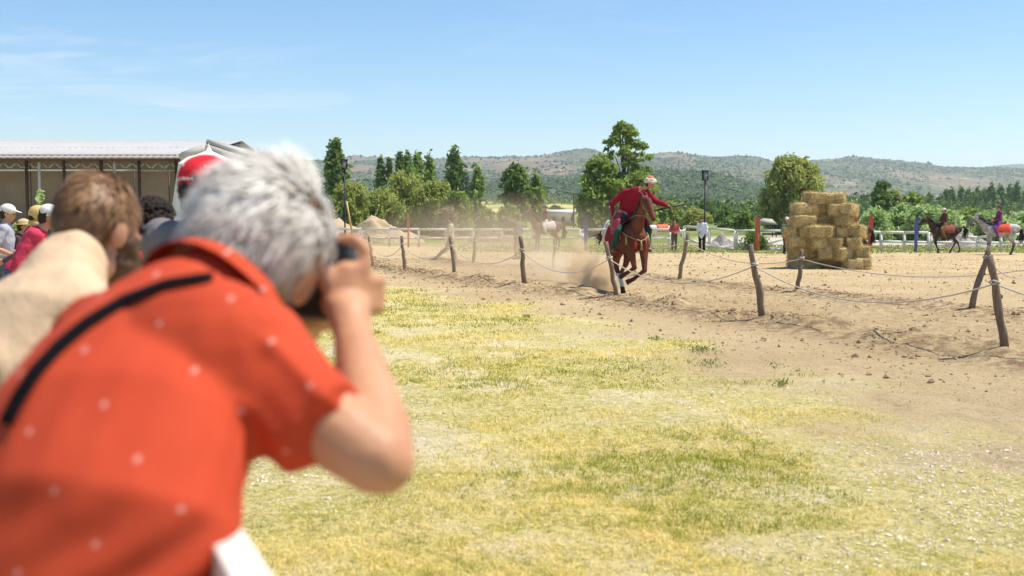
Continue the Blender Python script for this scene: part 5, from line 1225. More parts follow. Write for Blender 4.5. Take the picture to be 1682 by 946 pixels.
# ------------------------------------------------------------------ bearded person in the beige shirt
D0 = 2.6
RB = Vector((J(20, 900, 2.30).x, 2.30, 0))
bp = thing('person', 'brown-haired bearded person in a pale beige shirt behind the photographer', 'person', RB)
LB = lambda p: Vector(p) - RB
Gb = V(.60, .80, -.12).normalized(); BB = basis(Gb, (.12, 0, 1)); bh = J(166, 368, D0)
fb, lb, ub = [BB @ Vector(e) for e in ((1, 0, 0), (0, 1, 0), (0, 0, 1))]
sp_ = [(J(-20, 880, 2.30), (.18, .13)), (J(0, 740, 2.30), (.185, .14)), (J(30, 620, 2.32), (.19, .145)), (J(68, 545, 2.38), (.18, .14)), (J(92, 492, 2.44), (.135, .10)), (J(128, 446, 2.50), (.070, .068))]
bl1, br1 = J(66, 515, 2.66), J(126, 524, 2.30); sd_ = (br1 - bl1).normalized()
mb = MB(); mb.limb([LB(p) for p, r in sp_], [(a - .013, b - .013) for p, (a, b) in sp_], sd_, 16)
mb.limb([LB(J(122, 440, 2.50)), LB(J(148, 432, 2.56)), LB(bh - ub * .05 - fb * .02)], [.060, .058, .056])
add_head(mb, LB(bh), BB, .94)
mb.limb([LB(br1), LB(J(190, 640, 2.30)), LB(J(300, 660, 2.50))], [.060, .045, .032]); hand(mb, LB(J(300, 660, 2.50)), (1, .6, 0), (0, -.3, 1), 1, .8)
mb.limb([LB(bl1), LB(J(60, 640, 2.8)), LB(J(190, 660, 2.85))], [.060, .045, .032]); hand(mb, LB(J(190, 660, 2.85)), (1, .5, 0), (0, -.3, 1), 1, .8, -1)
pb = sp_[0][0]
for sg in (-1, 1):
    hp = pb + V(.07 * sg, -.03 * sg, -.05); kn = Vector((hp.x + .03, hp.y + .05, .52)); an = Vector((hp.x, hp.y, .10))
    mb.limb([LB(hp), LB(kn), LB(an), LB(an + V(.1, .12, -.06))], [.09, .058, .038, .030])
link('body', remesh(mb, .008, 4), skin_m('skin_warm', (0.52, 0.27, 0.18)), bp)
for q in (-1, 1): link('eye', eyem, M('eye_dark', (0.02, 0.015, 0.012)), bp, loc=LB(bh + BB @ V(.086, .034 * q, 0)))
mb = MB(); mb.limb([LB(p) for p, r in sp_[:-1]] + [LB(J(116, 440, 2.49))], [r for p, r in sp_[:-1]] + [(.092, .085)], sd_, 20)
mb.limb([LB(br1.lerp(sp_[4][0], .5)), LB(br1), LB(br1.lerp(J(190, 640, 2.30), .6))], [.100, .080, .070]); mb.limb([LB(bl1.lerp(sp_[4][0], .4)), LB(bl1), LB(bl1.lerp(J(60, 640, 2.8), .6))], [.088, .084, .072])
link('shirt', remesh(mb, .010, 5, lambda co, no: .006 * ((1 - np.abs(np.sin(co[:, 0] * 24 + co[:, 2] * 9 + 1.8 * vnoise(co * 5, 3)))) ** 2 - .3) + .004 * fbm(co * 8, 3, 4)), fabric('beige', (0.60, 0.43, 0.285), (0.53, 0.375, 0.24)), bp)
mb = MB(); mb.limb([LB(pb - V(0, 0, .1)), LB(pb + V(0, 0, .06))], [(.17, .13), (.18, .135)], sd_, 14)
for sg in (-1, 1):
    hp = pb + V(.07 * sg, -.03 * sg, -.05); kn = Vector((hp.x + .03, hp.y + .05, .52)); an = Vector((hp.x, hp.y, .12)); mb.limb([LB(hp), LB(kn), LB(an)], [.11, .08, .066])
link('trousers', remesh(mb, .016, 3), fabric('navy', (0.04, 0.05, 0.09)), bp)
for sg in (-1, 1): link('shoe', MB().limb([LB(Vector((pb.x + .07 * sg, pb.y - .03 * sg, .06))), LB(Vector((pb.x + .07 * sg + .12, pb.y - .03 * sg + .14, .04)))], [.05, .038]), M('shoe_black', (0.03, 0.03, 0.03)), bp)
link('ear', MB().ell(LB(bh + BB @ V(-.004, -.084, -.016)), (.019, .009, .030), BB, 14, 10), skin_m('skin_warm'), bp)
hbm = NM('hair_brown', 0.5, 0.4); sp2 = hbm.n('SeparateColor'); hbm.L(hbm.attr('tint').outputs['Color'], sp2.inputs[0])
hbm.col(hbm.mix(sp2.outputs[0], (0.070, 0.032, 0.015), (0.42, 0.225, 0.100)))
mb = MB(); mb.ell(LB(bh + ub * .020 - fb * .014), (.092, .078, .096), BB, 18, 12); mb.ell(LB(bh - ub * .034 - fb * .045), (.060, .078, .076), BB, 16, 10)
hv_ = remesh(mb, .008, 2, lambda co, no: .003 * fbm(co * 20, 3, 5)); paint(hv_, lambda co: (.35 + .4 * vnoise(co * 40, 3))[:, None].repeat(3, 1))
hb2 = link('hair', hv_, hbm.m, bp)
gm3 = lambda d: not (d[1] < -.60 and d[2] < .05 and d[0] > -.35) and not (d[0] > .5 and d[2] < .3) and not (d[0] > .1 and d[2] < -.2)
strands('hair_locks', hb2, RB, bh + ub * .018 - fb * .014, BB, np.array([.092, .078, .096]), 6200, hbm.m, 7, .0020, .042, .005, gm3, 120,
        lambda d, c, rng: np.clip(.12 + .3 * c + .35 * np.clip(d[2] + .2, 0, 1) + rng.normal(0, .12), 0, 1), comb=(-.2, .15, -.9))
mb = MB(); mb.ell(LB(bh - ub * .085 + fb * .045), (.066, .062, .060), BB, 16, 10); mb.ell(LB(bh - ub * .045 + fb * .045), (.05, .067, .05), BB, 12, 8)
bv2 = remesh(mb, .008, 2, lambda co, no: .004 * fbm(co * 60, 2, 5)); paint(bv2, lambda co: (.05 + .2 * vnoise(co * 60, 3))[:, None].repeat(3, 1))
link('beard', bv2, hbm.m, bp)
# ------------------------------------------------------------------ rope fences: crooked posts and sagging ropes
postm = M('post_wood', (0.30, 0.22, 0.15), (0.16, 0.115, 0.08), 6, .95, .9, 30, .012, stretch=(6, 6, .8))
ropem = M('rope', (0.68, 0.62, 0.54), (0.50, 0.44, 0.37), 60, .9, .8, 160, .004)
def rope_post(label, base, top_px, hgt_y, seed, r=.052):
    x_, y_ = base.x, base.y; z_ = tz(x_, y_); rg = random.Random(seed)
    t_ = at(*top_px, y_ + hgt_y)
    o = thing('rope_post', label, 'post', (x_, y_, z_), 0, 'crooked wooden posts holding the ropes')
    L = t_ - Vector((x_, y_, z_)); pts = []; rad = []
    for i in range(8):
        q = i / 7; pts.append(L * q + V(rg.uniform(-.018, .018), rg.uniform(-.018, .018), 0) * (1 if 0 < i < 7 else 0) - V(0, 0, .12 if i == 0 else 0)); rad.append(r * (1.12 - .28 * q) * rg.uniform(.9, 1.08))
    link('pole', MB().tube(pts, rad, n=10), postm, o)
    kq = .68; c = L * kq
    a = c
    link('knot', MB().ell(L * .55 + V(r, -.01, 0), (.022, .02, .03), None, 7, 5), postm, o)
    return o, Vector((x_, y_, z_)), L
FP = [((1652, 588), (1625, 420), .0, 'post nearest the camera at the right, base furthest forward', .69),
      ((1253, 527), (1233, 401), .0, 'post leaning left alone between the horse and the bales, front row', .70),
      ((1013, 492), (995, 397), .0, 'pale post leaning left directly in front of the galloping horse', .68),
      ((862, 473), (855, 388), .0, 'dark post just left of the dust plume, front row', .70),
      ((746, 457), (740, 388), .0, 'dark post below the striding person, front row', .72),
      ((665, 447), (660, 387), .0, 'dark post furthest left before the photographer\'s hand', .75),
      ((612, 441), (606, 388), .0, 'post partly hidden beside the raised hand', .75)]
BP = [((1700, 505), (1722, 410), .0, 'post just outside the right edge, back row', .7),
      ((1595, 512), (1626, 404), .0, 'post leaning right near the right edge, back row', .80),
      ((1310, 482), (1318, 409), .0, 'pale post in front of the straw bales', .75),
      ((1115, 462), (1131, 382), .0, 'post leaning right between the horse and the person in white', .80),
      ((909, 443), (911, 392), .0, 'faint dusty post behind the dust plume', .75),
      ((777, 436), (781, 388), .0, 'post right of the striding person, back row', .80)]
for row, nm_, lab in ((FP, 'rope', 'white rope sagging between the front row of posts'), (BP, 'rope', 'grey rope sagging between the back row of posts')):
    tie = []
    for i, (b, t_, dy, l_, kq) in enumerate(row):
        o, P_, L = rope_post(l_, gnd(*b), t_, dy, 40 + i + len(row), .054 if i % 2 else .048); tie.append(P_ + L * kq)
        if row is FP: pass
    tie.sort(key=lambda p: p.y)
    if row is FP: tie = [Vector((7.9, 9.2, .85))] + tie + [Vector((-5.9, 44, .85))]
    else: tie = tie + [Vector((-4, 48, .8))]
    root = thing(nm_, lab, 'rope', (tie[0].x, tie[0].y, 0))
    for a, b in zip(tie[:-1], tie[1:]):
        n = 22; sag = .40 if row is FP else .30; pts = []
        for i in range(n + 1):
            q = i / n; p = a.lerp(b, q); p.z -= sag * 4 * q * (1 - q) * (.9 + .1 * math.sin(a.x * 7)); p.z = max(p.z, tz(p.x, p.y) + .015)
            pts.append(p - Vector((tie[0].x, tie[0].y, 0)))
        link('span', MB().tube(pts, .0105, n=6), ropem, root)
    for p in tie:
        q = p - Vector((tie[0].x, tie[0].y, 0))
        link('tie', MB().tube([q + V(math.cos(a) * .062, math.sin(a) * .062, .012 * math.sin(a * 2.5 + 1) + a * .003) for a in [k_ * .7 for k_ in range(19)]], .0105, n=5), ropem, root)

# ------------------------------------------------------------------ straw bales
strm = NM('straw', .85, .2)
v_ = strm.map((26, 3.0, 26)); st = strm.n('SeparateColor'); strm.L(strm.attr('tint').outputs['Color'], st.inputs[0])
oi = strm.n('ObjectInfo')
base = strm.mix(strm.mr(strm.noise(2.2, 6, .75, strm.map((1, 9, 9))), .34, .66), (0.50, 0.35, 0.13), (0.98, 0.82, 0.44))
base = strm.mix(strm.mr(strm.noise(40, 3, .8, strm.map((.6, 3, 3))), .55, .72), base, (0.20, 0.12, 0.045))
base = strm.mix(strm.math('MULTIPLY', strm.mr(oi.outputs['Random'], .35, 1.0), .65), base, (0.38, 0.28, 0.11))
strm.col(base); strm.bump(strm.noise(9, 6, .8, strm.map((1, 6, 6))), 1.0, .05)
strawm = tinted('straw_stalk', (0.42, 0.29, 0.10), (0.80, 0.66, 0.34), .8, .15)
def bale_mesh(seed, L=.92, W_=.46, H_=.37):
    n1, n2, n3 = 14, 8, 8
    bm = bmesh.new(); bmesh.ops.create_cube(bm, size=1); bmesh.ops.subdivide_edges(bm, edges=bm.edges[:], cuts=9, use_grid_fill=True)
    co = np.array([v.co[:] for v in bm.verts]) * np.array([L, W_, H_])
    # rounded corners, two twine grooves, lumps
    half = np.array([L, W_, H_]) / 2; rd = .060; c = np.clip(co, -(half - rd), half - rd); d = co - c; nl = np.linalg.norm(d, axis=1)[:, None]
    co = np.where(nl > 1e-6, c + d / np.maximum(nl, 1e-6) * rd, co)
    nv = co / np.linalg.norm(co, axis=1)[:, None]
    co = co + nv * (.036 * fbm(co * 6 + seed * 11, 3, seed) + .022 * fbm(co * 22 + seed, 2, seed + 4))[:, None]
    for gx in (-.16, .16):
        w_ = np.exp(-((co[:, 0] - gx) / .022) ** 2); co[:, 1:] *= (1 - .07 * w_)[:, None]
    for v, p in zip(bm.verts, co): v.co = p
    me = bpy.data.meshes.new('bale'); bm.to_mesh(me); bm.free(); me.polygons.foreach_set('use_smooth', [True] * len(me.polygons))
    me.materials.append(strm.m)
    rng = np.random.default_rng(seed); n = 2400
    f = rng.integers(0, 6, n); p = rng.uniform(-.5, .5, (n, 3)); ax = f // 2; sg = (f % 2) * 2 - 1; p[np.arange(n), ax] = .5 * sg; p = p * np.array([L, W_, H_]) * .985
    nn = np.zeros((n, 3)); nn[np.arange(n), ax] = sg
    t_ = rng.normal(0, 1, (n, 3)) * np.array([.6, 1, 1]); t_ += nn * rng.uniform(0, 1.1, n)[:, None]; t_ /= np.linalg.norm(t_, axis=1)[:, None]
    s_ = np.cross(t_, rng.normal(0, 1, (n, 3))); s_ /= np.linalg.norm(s_, axis=1)[:, None]; l_ = rng.uniform(.03, .10, n)[:, None]
    v = np.stack([p - s_ * .004, p + s_ * .004, p + t_ * l_ + s_ * .003 + nn * .006, p + t_ * l_ - s_ * .003 + nn * .006], 1).reshape(-1, 3)
    tn = np.repeat(rng.uniform(0, 1, n), 4)
    sm_ = npmesh('stalks', v, np.arange(n * 4).reshape(n, 4), False, tn[:, None].repeat(3, 1)); sm_.materials.append(strawm)
    return me, sm_
BM_ = [bale_mesh(s_) for s_ in range(5)]
twm = M('twine', (0.25, 0.20, 0.12), None, 20, .9)
tw = MB()
for s_ in (0,): tw.tube([(0, y_ * .228, z_ * .186) for y_, z_ in ((-1, -1), (1, -1), (1, 1), (-1, 1), (-1, -1))], .006, n=4)
twme = tw.mesh('twine'); twme.materials.append(twm)
BX, BY = X(1363, 37.6), 37.9
BH = .358
# layers: (x centre px, forward offset m, yaw deg) ; px measured on the pile
LAY = [
 [(1330, .35, 4), (1372, .45, -3), (1408, -.42, 6, 'end'), (1345, .95, 0), (1392, .9, 0), (1325, 1.3, 90), (1405, 1.35, 0)],
 [(1322, .20, -6), (1360, -.10, 70), (1388, -.26, 35), (1421, .05, 80), (1345, .85, 0), (1392, .85, 3)],
 [(1316, .10, 5), (1346, .05, 80), (1377, -.12, 50), (1406, -.20, 65), (1340, .8, 0), (1390, .8, 0)],
 [(1309, .18, 60), (1326, .12, 84), (1341, -.12, 78), (1363, -.10, 66), (1386, .14, 80), (1412, -.02, 62), (1350, .8, 0), (1395, .8, 0)],
 [(1320, -.05, 9), (1358, .35, -4), (1391, .00, 62), (1335, .75, 0), (1378, .75, 0)],
 [(1325, .08, 12), (1357, .40, 0), (1376, .14, 80), (1397, .04, 58)],
 [(1346, .22, 24), (1369, .14, -14)],
]
names_l = ['bottom', 'second-lowest', 'third-lowest', 'middle', 'third-highest', 'second-highest', 'top']
for li, lay in enumerate(LAY):
    fr = sorted([b for b in lay], key=lambda b: b[0]); front = [b for b in fr if b[1] < .5]; back = [b for b in fr if b[1] >= .5]
    for grp, word in ((front, 'front'), (back, 'rear')):
        for j, b in enumerate(grp):
            posw = ['only', ][0] if len(grp) == 1 else ('leftmost' if j == 0 else 'rightmost' if j == len(grp) - 1 else ['', 'second from the left', 'third from the left', 'fourth from the left', 'fifth from the left'][j])
            rg = random.Random(li * 31 + j * 7 + (word == 'rear')); vi = rg.randrange(5)
            y_ = BY + b[1] + (rg.uniform(-.09, .09) if word == 'front' else 0); x_ = X(1363 + (b[0] - 1363) * .97, 37.6); base_z = tz(BX, BY)
            o = thing('straw_bale', 'straw bale, %s in the %s layer of the pile, %s side' % (posw, names_l[li], word), 'straw bale', (x_, y_, base_z + BH * (li + .5) + rg.uniform(-.01, .012)), 0, 'straw bales stacked in the pile')
            o.rotation_euler = (R(rg.uniform(-6, 6)), R(rg.uniform(-6, 6)), R(b[2] + rg.uniform(-9, 9)))
            ln_ = rg.uniform(.84, .98); o.scale = (ln_, rg.uniform(.92, 1.03), rg.uniform(.97, 1.04))
            link('bale_body', BM_[vi][0], None, o); kind(link('loose_stalks', BM_[vi][1], None, o), 'stuff')
            for q in (-.16, .16): link('twine', twme, None, o, loc=(q, 0, 0))
# straw litter on the ground round the pile
rng = np.random.default_rng(9); n = 2600; a = rng.uniform(0, 6.28, n); rr = 1.0 + rng.exponential(.35, n)
p = np.stack([BX + np.cos(a) * rr * 1.25, BY + .4 + np.sin(a) * rr], 1); z_ = terrain(p[:, 0], p[:, 1]) + .008
t_ = rng.uniform(0, 6.28, n); l_ = rng.uniform(.03, .09, n); dv_ = np.stack([np.cos(t_) * l_, np.sin(t_) * l_, rng.uniform(0, .02, n)], 1); b3 = np.stack([p[:, 0], p[:, 1], z_], 1); s3 = np.stack([-np.sin(t_) * .004, np.cos(t_) * .004, 0 * t_], 1)
v = np.stack([b3 - s3, b3 + s3, b3 + dv_ + s3, b3 + dv_ - s3], 1).reshape(-1, 3)
kind(link('straw_litter', npmesh('straw_litter', v, np.arange(n * 4).reshape(n, 4), False, np.repeat(rng.uniform(.3, 1, n), 4)[:, None].repeat(3, 1)), strawm), 'stuff')

# ------------------------------------------------------------------ far white fence
wp = M('white_rail_paint', (0.80, 0.77, 0.71), (0.66, 0.62, 0.55), 3, .6, .3, 20)
def fD(px): return float(np.interp(px, [300, 640, 900, 1100, 1290, 1700, 1900], [74, 69, 66, 62, 60, 58.5, 58]))
def fence_run(label, posts, top, low, ph_=None, group='white rail fence runs'):
    o0 = on(posts[0], fD(posts[0])); root = thing('rail_fence', label, 'fence', o0, 0, group)
    for px in posts:
        p = on(px, fD(px)); tp = ypx(fD(px), np.interp(px, *zip(*top))) + .02
        link('post', MB().box((p.x - o0.x, p.y - o0.y, (tp + p.z - .1) / 2 - o0.z), (.13, .10, tp - p.z + .1)), wp, root)
    for prof in (top, low):
        for a, b in zip(posts[:-1], posts[1:]):
            ya, yb = np.interp(a, *zip(*prof)), np.interp(b, *zip(*prof))
            if ya != ya or ya > 900 or yb > 900: continue
            pa, pb_ = at(a, ya, fD(a) - .075), at(b, yb, fD(b) - .075); m_ = (pa + pb_) / 2 - o0; d_ = pb_ - pa
            Rm_ = Matrix((d_.normalized(), V(-d_.y, d_.x, 0).normalized(), d_.normalized().cross(V(-d_.y, d_.x, 0).normalized()))).transposed()
            link('rail', MB().box(m_, (d_.length - .012, .04, .135), Rm_), wp, root)
    return root
fence_run('left run of the white rail fence, from the raised hand to the blue post', [400, 448, 500, 548, 594, 640, 688, 733, 778, 825, 870, 912, 953], [(400, 375), (600, 376), (780, 377), (953, 377)], [(400, 391), (953, 391)])
fence_run('white rail fence run behind the galloping horse, from the blue post to the gate', [958, 1005, 1052, 1101], [(958, 377), (1101, 377)], [(958, 391), (1101, 392)])
fence_run('short white fence run with a slanting top rail behind the person in white', [1124, 1165, 1207], [(1124, 372), (1150, 373), (1207, 379)], [(1124, 391), (1145, 391), (1150, 403), (1207, 409)])
fence_run('white rail fence run left of the straw bales, lower rail fallen', [1209.5, 1248, 1290], [(1209, 379), (1290, 379)], [(1209, 405), (1290, 410)])
fence_run('white rail fence run behind and right of the straw bales', [1297, 1335, 1372, 1410, 1447, 1485, 1525], [(1297, 380), (1525, 382)], [(1297, 394), (1525, 398)])
fence_run('right-hand run of the white rail fence behind the two walking horses', [1529, 1567, 1605, 1644, 1690, 1740, 1800], [(1529, 383), (1605, 390), (1644, 386), (1800, 382)], [(1529, 398), (1800, 400)])
def plank(label, a, Ya, b, Yb, w_=.10, mat=None, name='fallen_rail'):
    pa, pb_ = at(*a, Ya), at(*b, Yb); d_ = pb_ - pa; o = link(name, MB().box((0, 0, 0), (d_.length, .05, w_), basis(d_)), mat or wp, loc=(pa + pb_) / 2); return tag(o, label, 'rail' if name == 'fallen_rail' else 'pole')
plank('slanting loose white rail left of the straw bales', (1259, 402), 59.3, (1291, 391), 58.9)
plank('slanting white brace at the gate beside the person in red', (1112, 384), 60.6, (1126, 377), 60.6)
plank('yellow pole leaning left beside the left lamp post', (579, 386), 66, (569, 331), 66.5, .12, M('yellow_paint', (0.66, 0.50, 0.16), None, 5, .6), 'leaning_pole')
# target poles
def pole(label, px, y0, y1, D, c, w_=.14):
    p = on(px, D); top = ypx(D, y0); o = thing('marker_pole', label, 'pole', p, 0, 'painted marker poles along the far fence')
    m_ = M('pole%d' % (hash(c) % 999), c, None, 4, .6); h = top - p.z
    link('shaft', MB().tube([(0, 0, -.1), (0, 0, h - .35)], [w_ * .42, w_ * .42], n=10), m_, o)
    bw = w_ * .52; hb0 = h - .95; yb = -w_ * .42 - .025
    link('head_board', MB().add([(x_, y2, z_) for y2 in (yb, yb + .04) for x_, z_ in ((-bw, hb0), (bw, hb0), (bw * .9, h - .16), (0, h), (-bw * .9, h - .16))], [(0, 1, 2, 3, 4), (9, 8, 7, 6, 5), (0, 5, 6, 1), (1, 6, 7, 2), (2, 7, 8, 3), (3, 8, 9, 4), (4, 9, 5, 0)]).mesh('head_board', False), m_, o)
pole('blue marker pole standing alone left of the galloping horse', 962, 352, 404, 60, (0.07, 0.10, 0.26), .20)
pole('orange marker pole behind the dust at the left, right of the dirt mound', 671, 348, 385, 67, (0.66, 0.20, 0.09))
pole('red marker pole left of the straw bales', 1243, 354, 404, 59.2, (0.62, 0.13, 0.07), .26)
pole('red marker pole just right of the straw bales', 1428.5, 353, 411, 57.8, (0.62, 0.10, 0.06), .24)
pole('blue marker pole left of the dark bay horse', 1504, 356, 412, 57.6, (0.12, 0.17, 0.42), .20)
# lamp posts
def lamp(label, px, y0, D, sc=1.0):
    p = on(px, D); h = ypx(D, y0) - p.z; o = thing('lamp_post', label, 'lamp post', p, 0, 'black lantern lamp posts'); bk = M('lamp_black', (0.015, 0.015, 0.017), None, 6, .5)
    link('pole', MB().tube([(0, 0, -.2), (0, 0, 1.0), (0, 0, 1.05), (0, 0, h - .62)], [.075, .07, .05, .045], n=10), bk, o)
    ln = link('lantern', MB().box((0, 0, h - .60), (.34, .34, .07)).box((0, 0, h - .04), (.42, .42, .07)), bk, o)
    for sx in (-1, 1):
        for sy in (-1, 1): link('frame_bar', MB().box((sx * .15, sy * .15, h - .32), (.045, .045, .49)), bk, ln)
    link('glass', MB().box((0, 0, h - .32), (.26, .26, .46)), M('lantern_glass', (0.34, 0.36, 0.38), None, 4, .2), ln)
lamp('black lamp post at the left, behind the leaning yellow pole', 567, 262, 72)
lamp('black lamp post rising behind the person in the white shirt', 1157, 280, 70)
o = thing('utility_pole', 'thin dark pole far off left of the tall green tree', 'pole', on(942, 130)); link('shaft', MB().tube([(0, 0, -.1), (0, 0, 4.0)], [.07, .06], n=8), M('dark_pole', (0.05, 0.045, 0.04), None, 5, .8), o); link('crossarm', MB().box((0, 0, 3.8), (.5, .06, .06)), M('dark_pole', (0.05, 0.045, 0.04)), o)
# small things by the fence
def stand(label, px, D, c):
    p = on(px, D); o = thing('target_stand', label, 'stand', p); m_ = fabric('stand%d' % (hash(c) % 99), c)
    for a in (0, 2.1, 4.2): link('leg', MB().tube([(0, 0, .62), (math.cos(a) * .38, math.sin(a) * .38, 0)], .025, n=6), m_, o)
    link('disc', MB().tube([(0, -.03, .70), (0, .03, .70)], [.20, .20], n=16), m_, o)
stand('small pale blue tripod stand in front of the left fence, beside the pointing person', 880, 62, (0.35, 0.42, 0.50)); stand('small dark blue tripod stand by the fence next to the raised hand', 562, 66, (0.10, 0.13, 0.20)); stand('small white and grey stand right of the brown horse', 954, 62, (0.62, 0.62, 0.60))
# earth mound, rubble heaps
def mound(name, label, cat, px, D, w_, h_, mat, seed, dep=.6, lump=.12):
    p = on(px, D); n = 40; vs = []
    rg = np.random.default_rng(seed); g1, g2 = np.meshgrid(np.linspace(-1, 1, n), np.linspace(-1, 1, n)); r_ = np.sqrt(g1 ** 2 + g2 ** 2)
    prof_ = np.clip(1 - r_, 0, 1) ** .85; z_ = prof_ * h_ * (1 + .5 * fbm2(g1 * 2 + seed, g2 * 2, 3, seed)) + prof_ ** .4 * lump * fbm2(g1 * 7, g2 * 7, 4, seed + 2) - .05
    v = np.stack([g1.ravel() * w_ / 2, g2.ravel() * w_ / 2 * dep, z_.ravel()], 1); ii = (np.arange(n - 1)[:, None] * n + np.arange(n - 1)[None]).ravel()
    o = link(name, npmesh(name, v, np.stack([ii, ii + 1, ii + n + 1, ii + n], 1), True), mat, loc=p); return tag(o, label, cat)
dm = M('dug_earth', (0.52, 0.40, 0.26), (0.36, 0.26, 0.15), 1.2, .95, .8, 5, .1)
mound('dirt_mound', 'tall peaked mound of tan earth left of the willow scrub', 'mound', 617, 82, 7.2, 1.75, dm, 3, lump=.3)
mound('dirt_mound', 'long low mound of tan earth left of the peaked one', 'mound', 555, 84, 9.0, 1.5, dm, 5, lump=.3)
rb = M('rubble', (0.46, 0.41, 0.38), (0.24, 0.20, 0.18), 2.5, .95, .9, 8, .1)
mound('rubble_heap', 'low grey-brown rubble heap behind the fence right of the person in white', 'rubble', 1185, 66, 2.9, .62, rb, 7)
mound('rubble_heap', 'small pale rubble heap below the slanting rail', 'rubble', 1218, 64.5, 2.2, .35, rb, 9)
mound('rubble_heap', 'grey rubble heap between the dark bay and the dapple grey horse', 'rubble', 1582, 66, 3.2, .85, rb, 11)
mound('earth_hump', 'brown earth hump under the pointing arm', 'mound', 805, 84, 3.6, 1.2, M('brown_earth', (0.26, 0.17, 0.12), (0.16, 0.10, 0.07), 1.2, .95, .8, 5, .1), 13)
# ------------------------------------------------------------------ barn
D = 48.0; p0 = Vector((X(-420, D), D, 0)); x1 = X(303, D) - p0.x
barn = thing('barn', 'long open-fronted barn with a pale corrugated roof, behind the spectators', 'barn', p0)
wall_m = M('barn_wall', (0.40, 0.37, 0.325), (0.33, 0.305, 0.27), 1.5, .9, .3, 12); wall_lo = M('barn_wall_low', (0.16, 0.165, 0.175), (0.12, 0.12, 0.13), 2, .8, .3, 12)
steel = M('barn_steel', (0.09, 0.055, 0.045), None, 4, .7); roofm = M('roof_sheet', (0.50, 0.48, 0.45), (0.43, 0.415, 0.39), .8, .5, .15, 8, .02, .5)
ze = ypx(D, 250); zr = ypx(D + 8, 232.5)
vs = []; n = 0
Lr = x1 + .6; cols = int(Lr / .28)
for sl in range(2):
    mbx = MB(); vs = []
    for i in range(cols * 4 + 1):
        x_ = Lr * i / (cols * 4) ; rz_ = .014 * math.sin(i * math.pi / 2)
        for q in (0, .5, 1): vs.append((x_, (-1.6 + 9.6 * q) if sl == 0 else (8.0 + 9.0 * q), (ze - .35 + (zr - ze + .35) * q if sl == 0 else zr + (ze - zr) * q) + rz_ + .05))
    fs = [(i * 3 + q, i * 3 + 3 + q, i * 3 + 4 + q, i * 3 + 1 + q) for i in range(cols * 4) for q in (0, 1)]
    o = link('roof', MB().add(vs, fs), roofm, barn, label='front roof slope' if sl == 0 else 'rear roof slope'); m_ = o.modifiers.new('t', 'SOLIDIFY'); m_.thickness = .05; m_.offset = -1
for i in range(9): link('roof_batten', MB().box((Lr / 2, -1.2 + i * 1.12, ze - .35 + (zr - ze + .35) * (.4 + i * 1.12) / 9.6 - .08), (Lr, .08, .10)), steel, barn)
nx = 12
for i in range(nx):
    xa, xb = x1 * i / nx, x1 * (i + 1) / nx
    link('wall_panel', MB().box(((xa + xb) / 2, 3.2, (ze + 1.5) / 2 + .2), (xb - xa - .05, .12, ze - 1.15)), wall_m, barn)
    link('lower_panel', MB().box(((xa + xb) / 2, 3.12, .75), (xb - xa - .05, .16, 1.46)), wall_lo, barn)
    link('column', MB().box((xb - .02 if i == nx - 1 else xb, -.9, ze / 2 - .2), (.10, .10, ze - .25)), steel, barn)
    if i % 2: link('downpipe', MB().tube([(xb + .6, -1.1, 0), (xb + .6, -1.1, ze - .5)], .06, n=8), M('pipe_white', (0.66, 0.64, 0.6), None, 5, .5), barn)
link('side_wall', MB().box((x1 + .02, 8.5, ze / 2), (.12, 10.4, ze)), wall_m, barn)
link('back_wall', MB().box((x1 / 2, 16.6, ze / 2), (x1, .12, ze)), wall_m, barn)
link('eave_beam', MB().box((x1 / 2, -.9, ze - .28), (x1, .16, .22)), steel, barn)
# lattice girder under the eave
for i in range(70):
    xx_ = x1 * (i + .5) / 70; link('girder_web', MB().box((xx_, -.86, ze - .62), (.44, .04, .05), Matrix.Rotation(R(42 if i % 2 else -42), 3, 'Y')), M('galvanised', (0.40, 0.44, 0.46), None, 5, .5), barn)
link('girder_chord', MB().box((x1 / 2, -.86, ze - .82), (x1, .06, .06)), M('galvanised', None), barn)
# gabled wing on the right
gD = 46.0; gx0, gx1 = X(303, gD), X(388, gD); gz = ypx(gD, 235); gez = ypx(gD, 252)
wg = thing('barn_wing', 'gabled end of a grey-roofed shed at the right end of the barn', 'shed', (gx0, gD, 0))
w_ = gx1 - gx0; gr_ = M('fascia_grey', (0.52, 0.51, 0.48), (0.42, 0.41, 0.39), 2, .7)
for sg in (0, 1):
    a = V(-.1 if sg == 0 else w_ + .5, 0, gez if sg == 0 else gez - .15); b = V(w_ * .45, 0, gz)
    vs = [a, b, b + V(0, 12, 0), a + V(0, 12, 0)]; o = link('roof', MB().add(vs, [(0, 1, 2, 3)]), gr_, wg); m_ = o.modifiers.new('t', 'SOLIDIFY'); m_.thickness = .16
    dd_ = b - a; link('fascia', MB().box((a + b) / 2 + V(0, -.05, -.22), (dd_.length, .06, .34), basis(dd_)), gr_, wg)
link('gable_wall', MB().add([(0, .6, 0), (w_, .6, 0), (w_, .6, gez - .3), (w_ * .45, .6, gz - .25), (0, .6, gez - .3), (0, .75, 0), (w_, .75, 0), (w_, .75, gez - .3), (w_ * .45, .75, gz - .25), (0, .75, gez - .3)],
     [(0, 1, 2, 3, 4), (9, 8, 7, 6, 5), (0, 5, 6, 1), (1, 6, 7, 2), (2, 7, 8, 3), (3, 8, 9, 4), (4, 9, 5, 0)]), M('wing_wall', (0.22, 0.21, 0.20), None, 2, .8), wg)
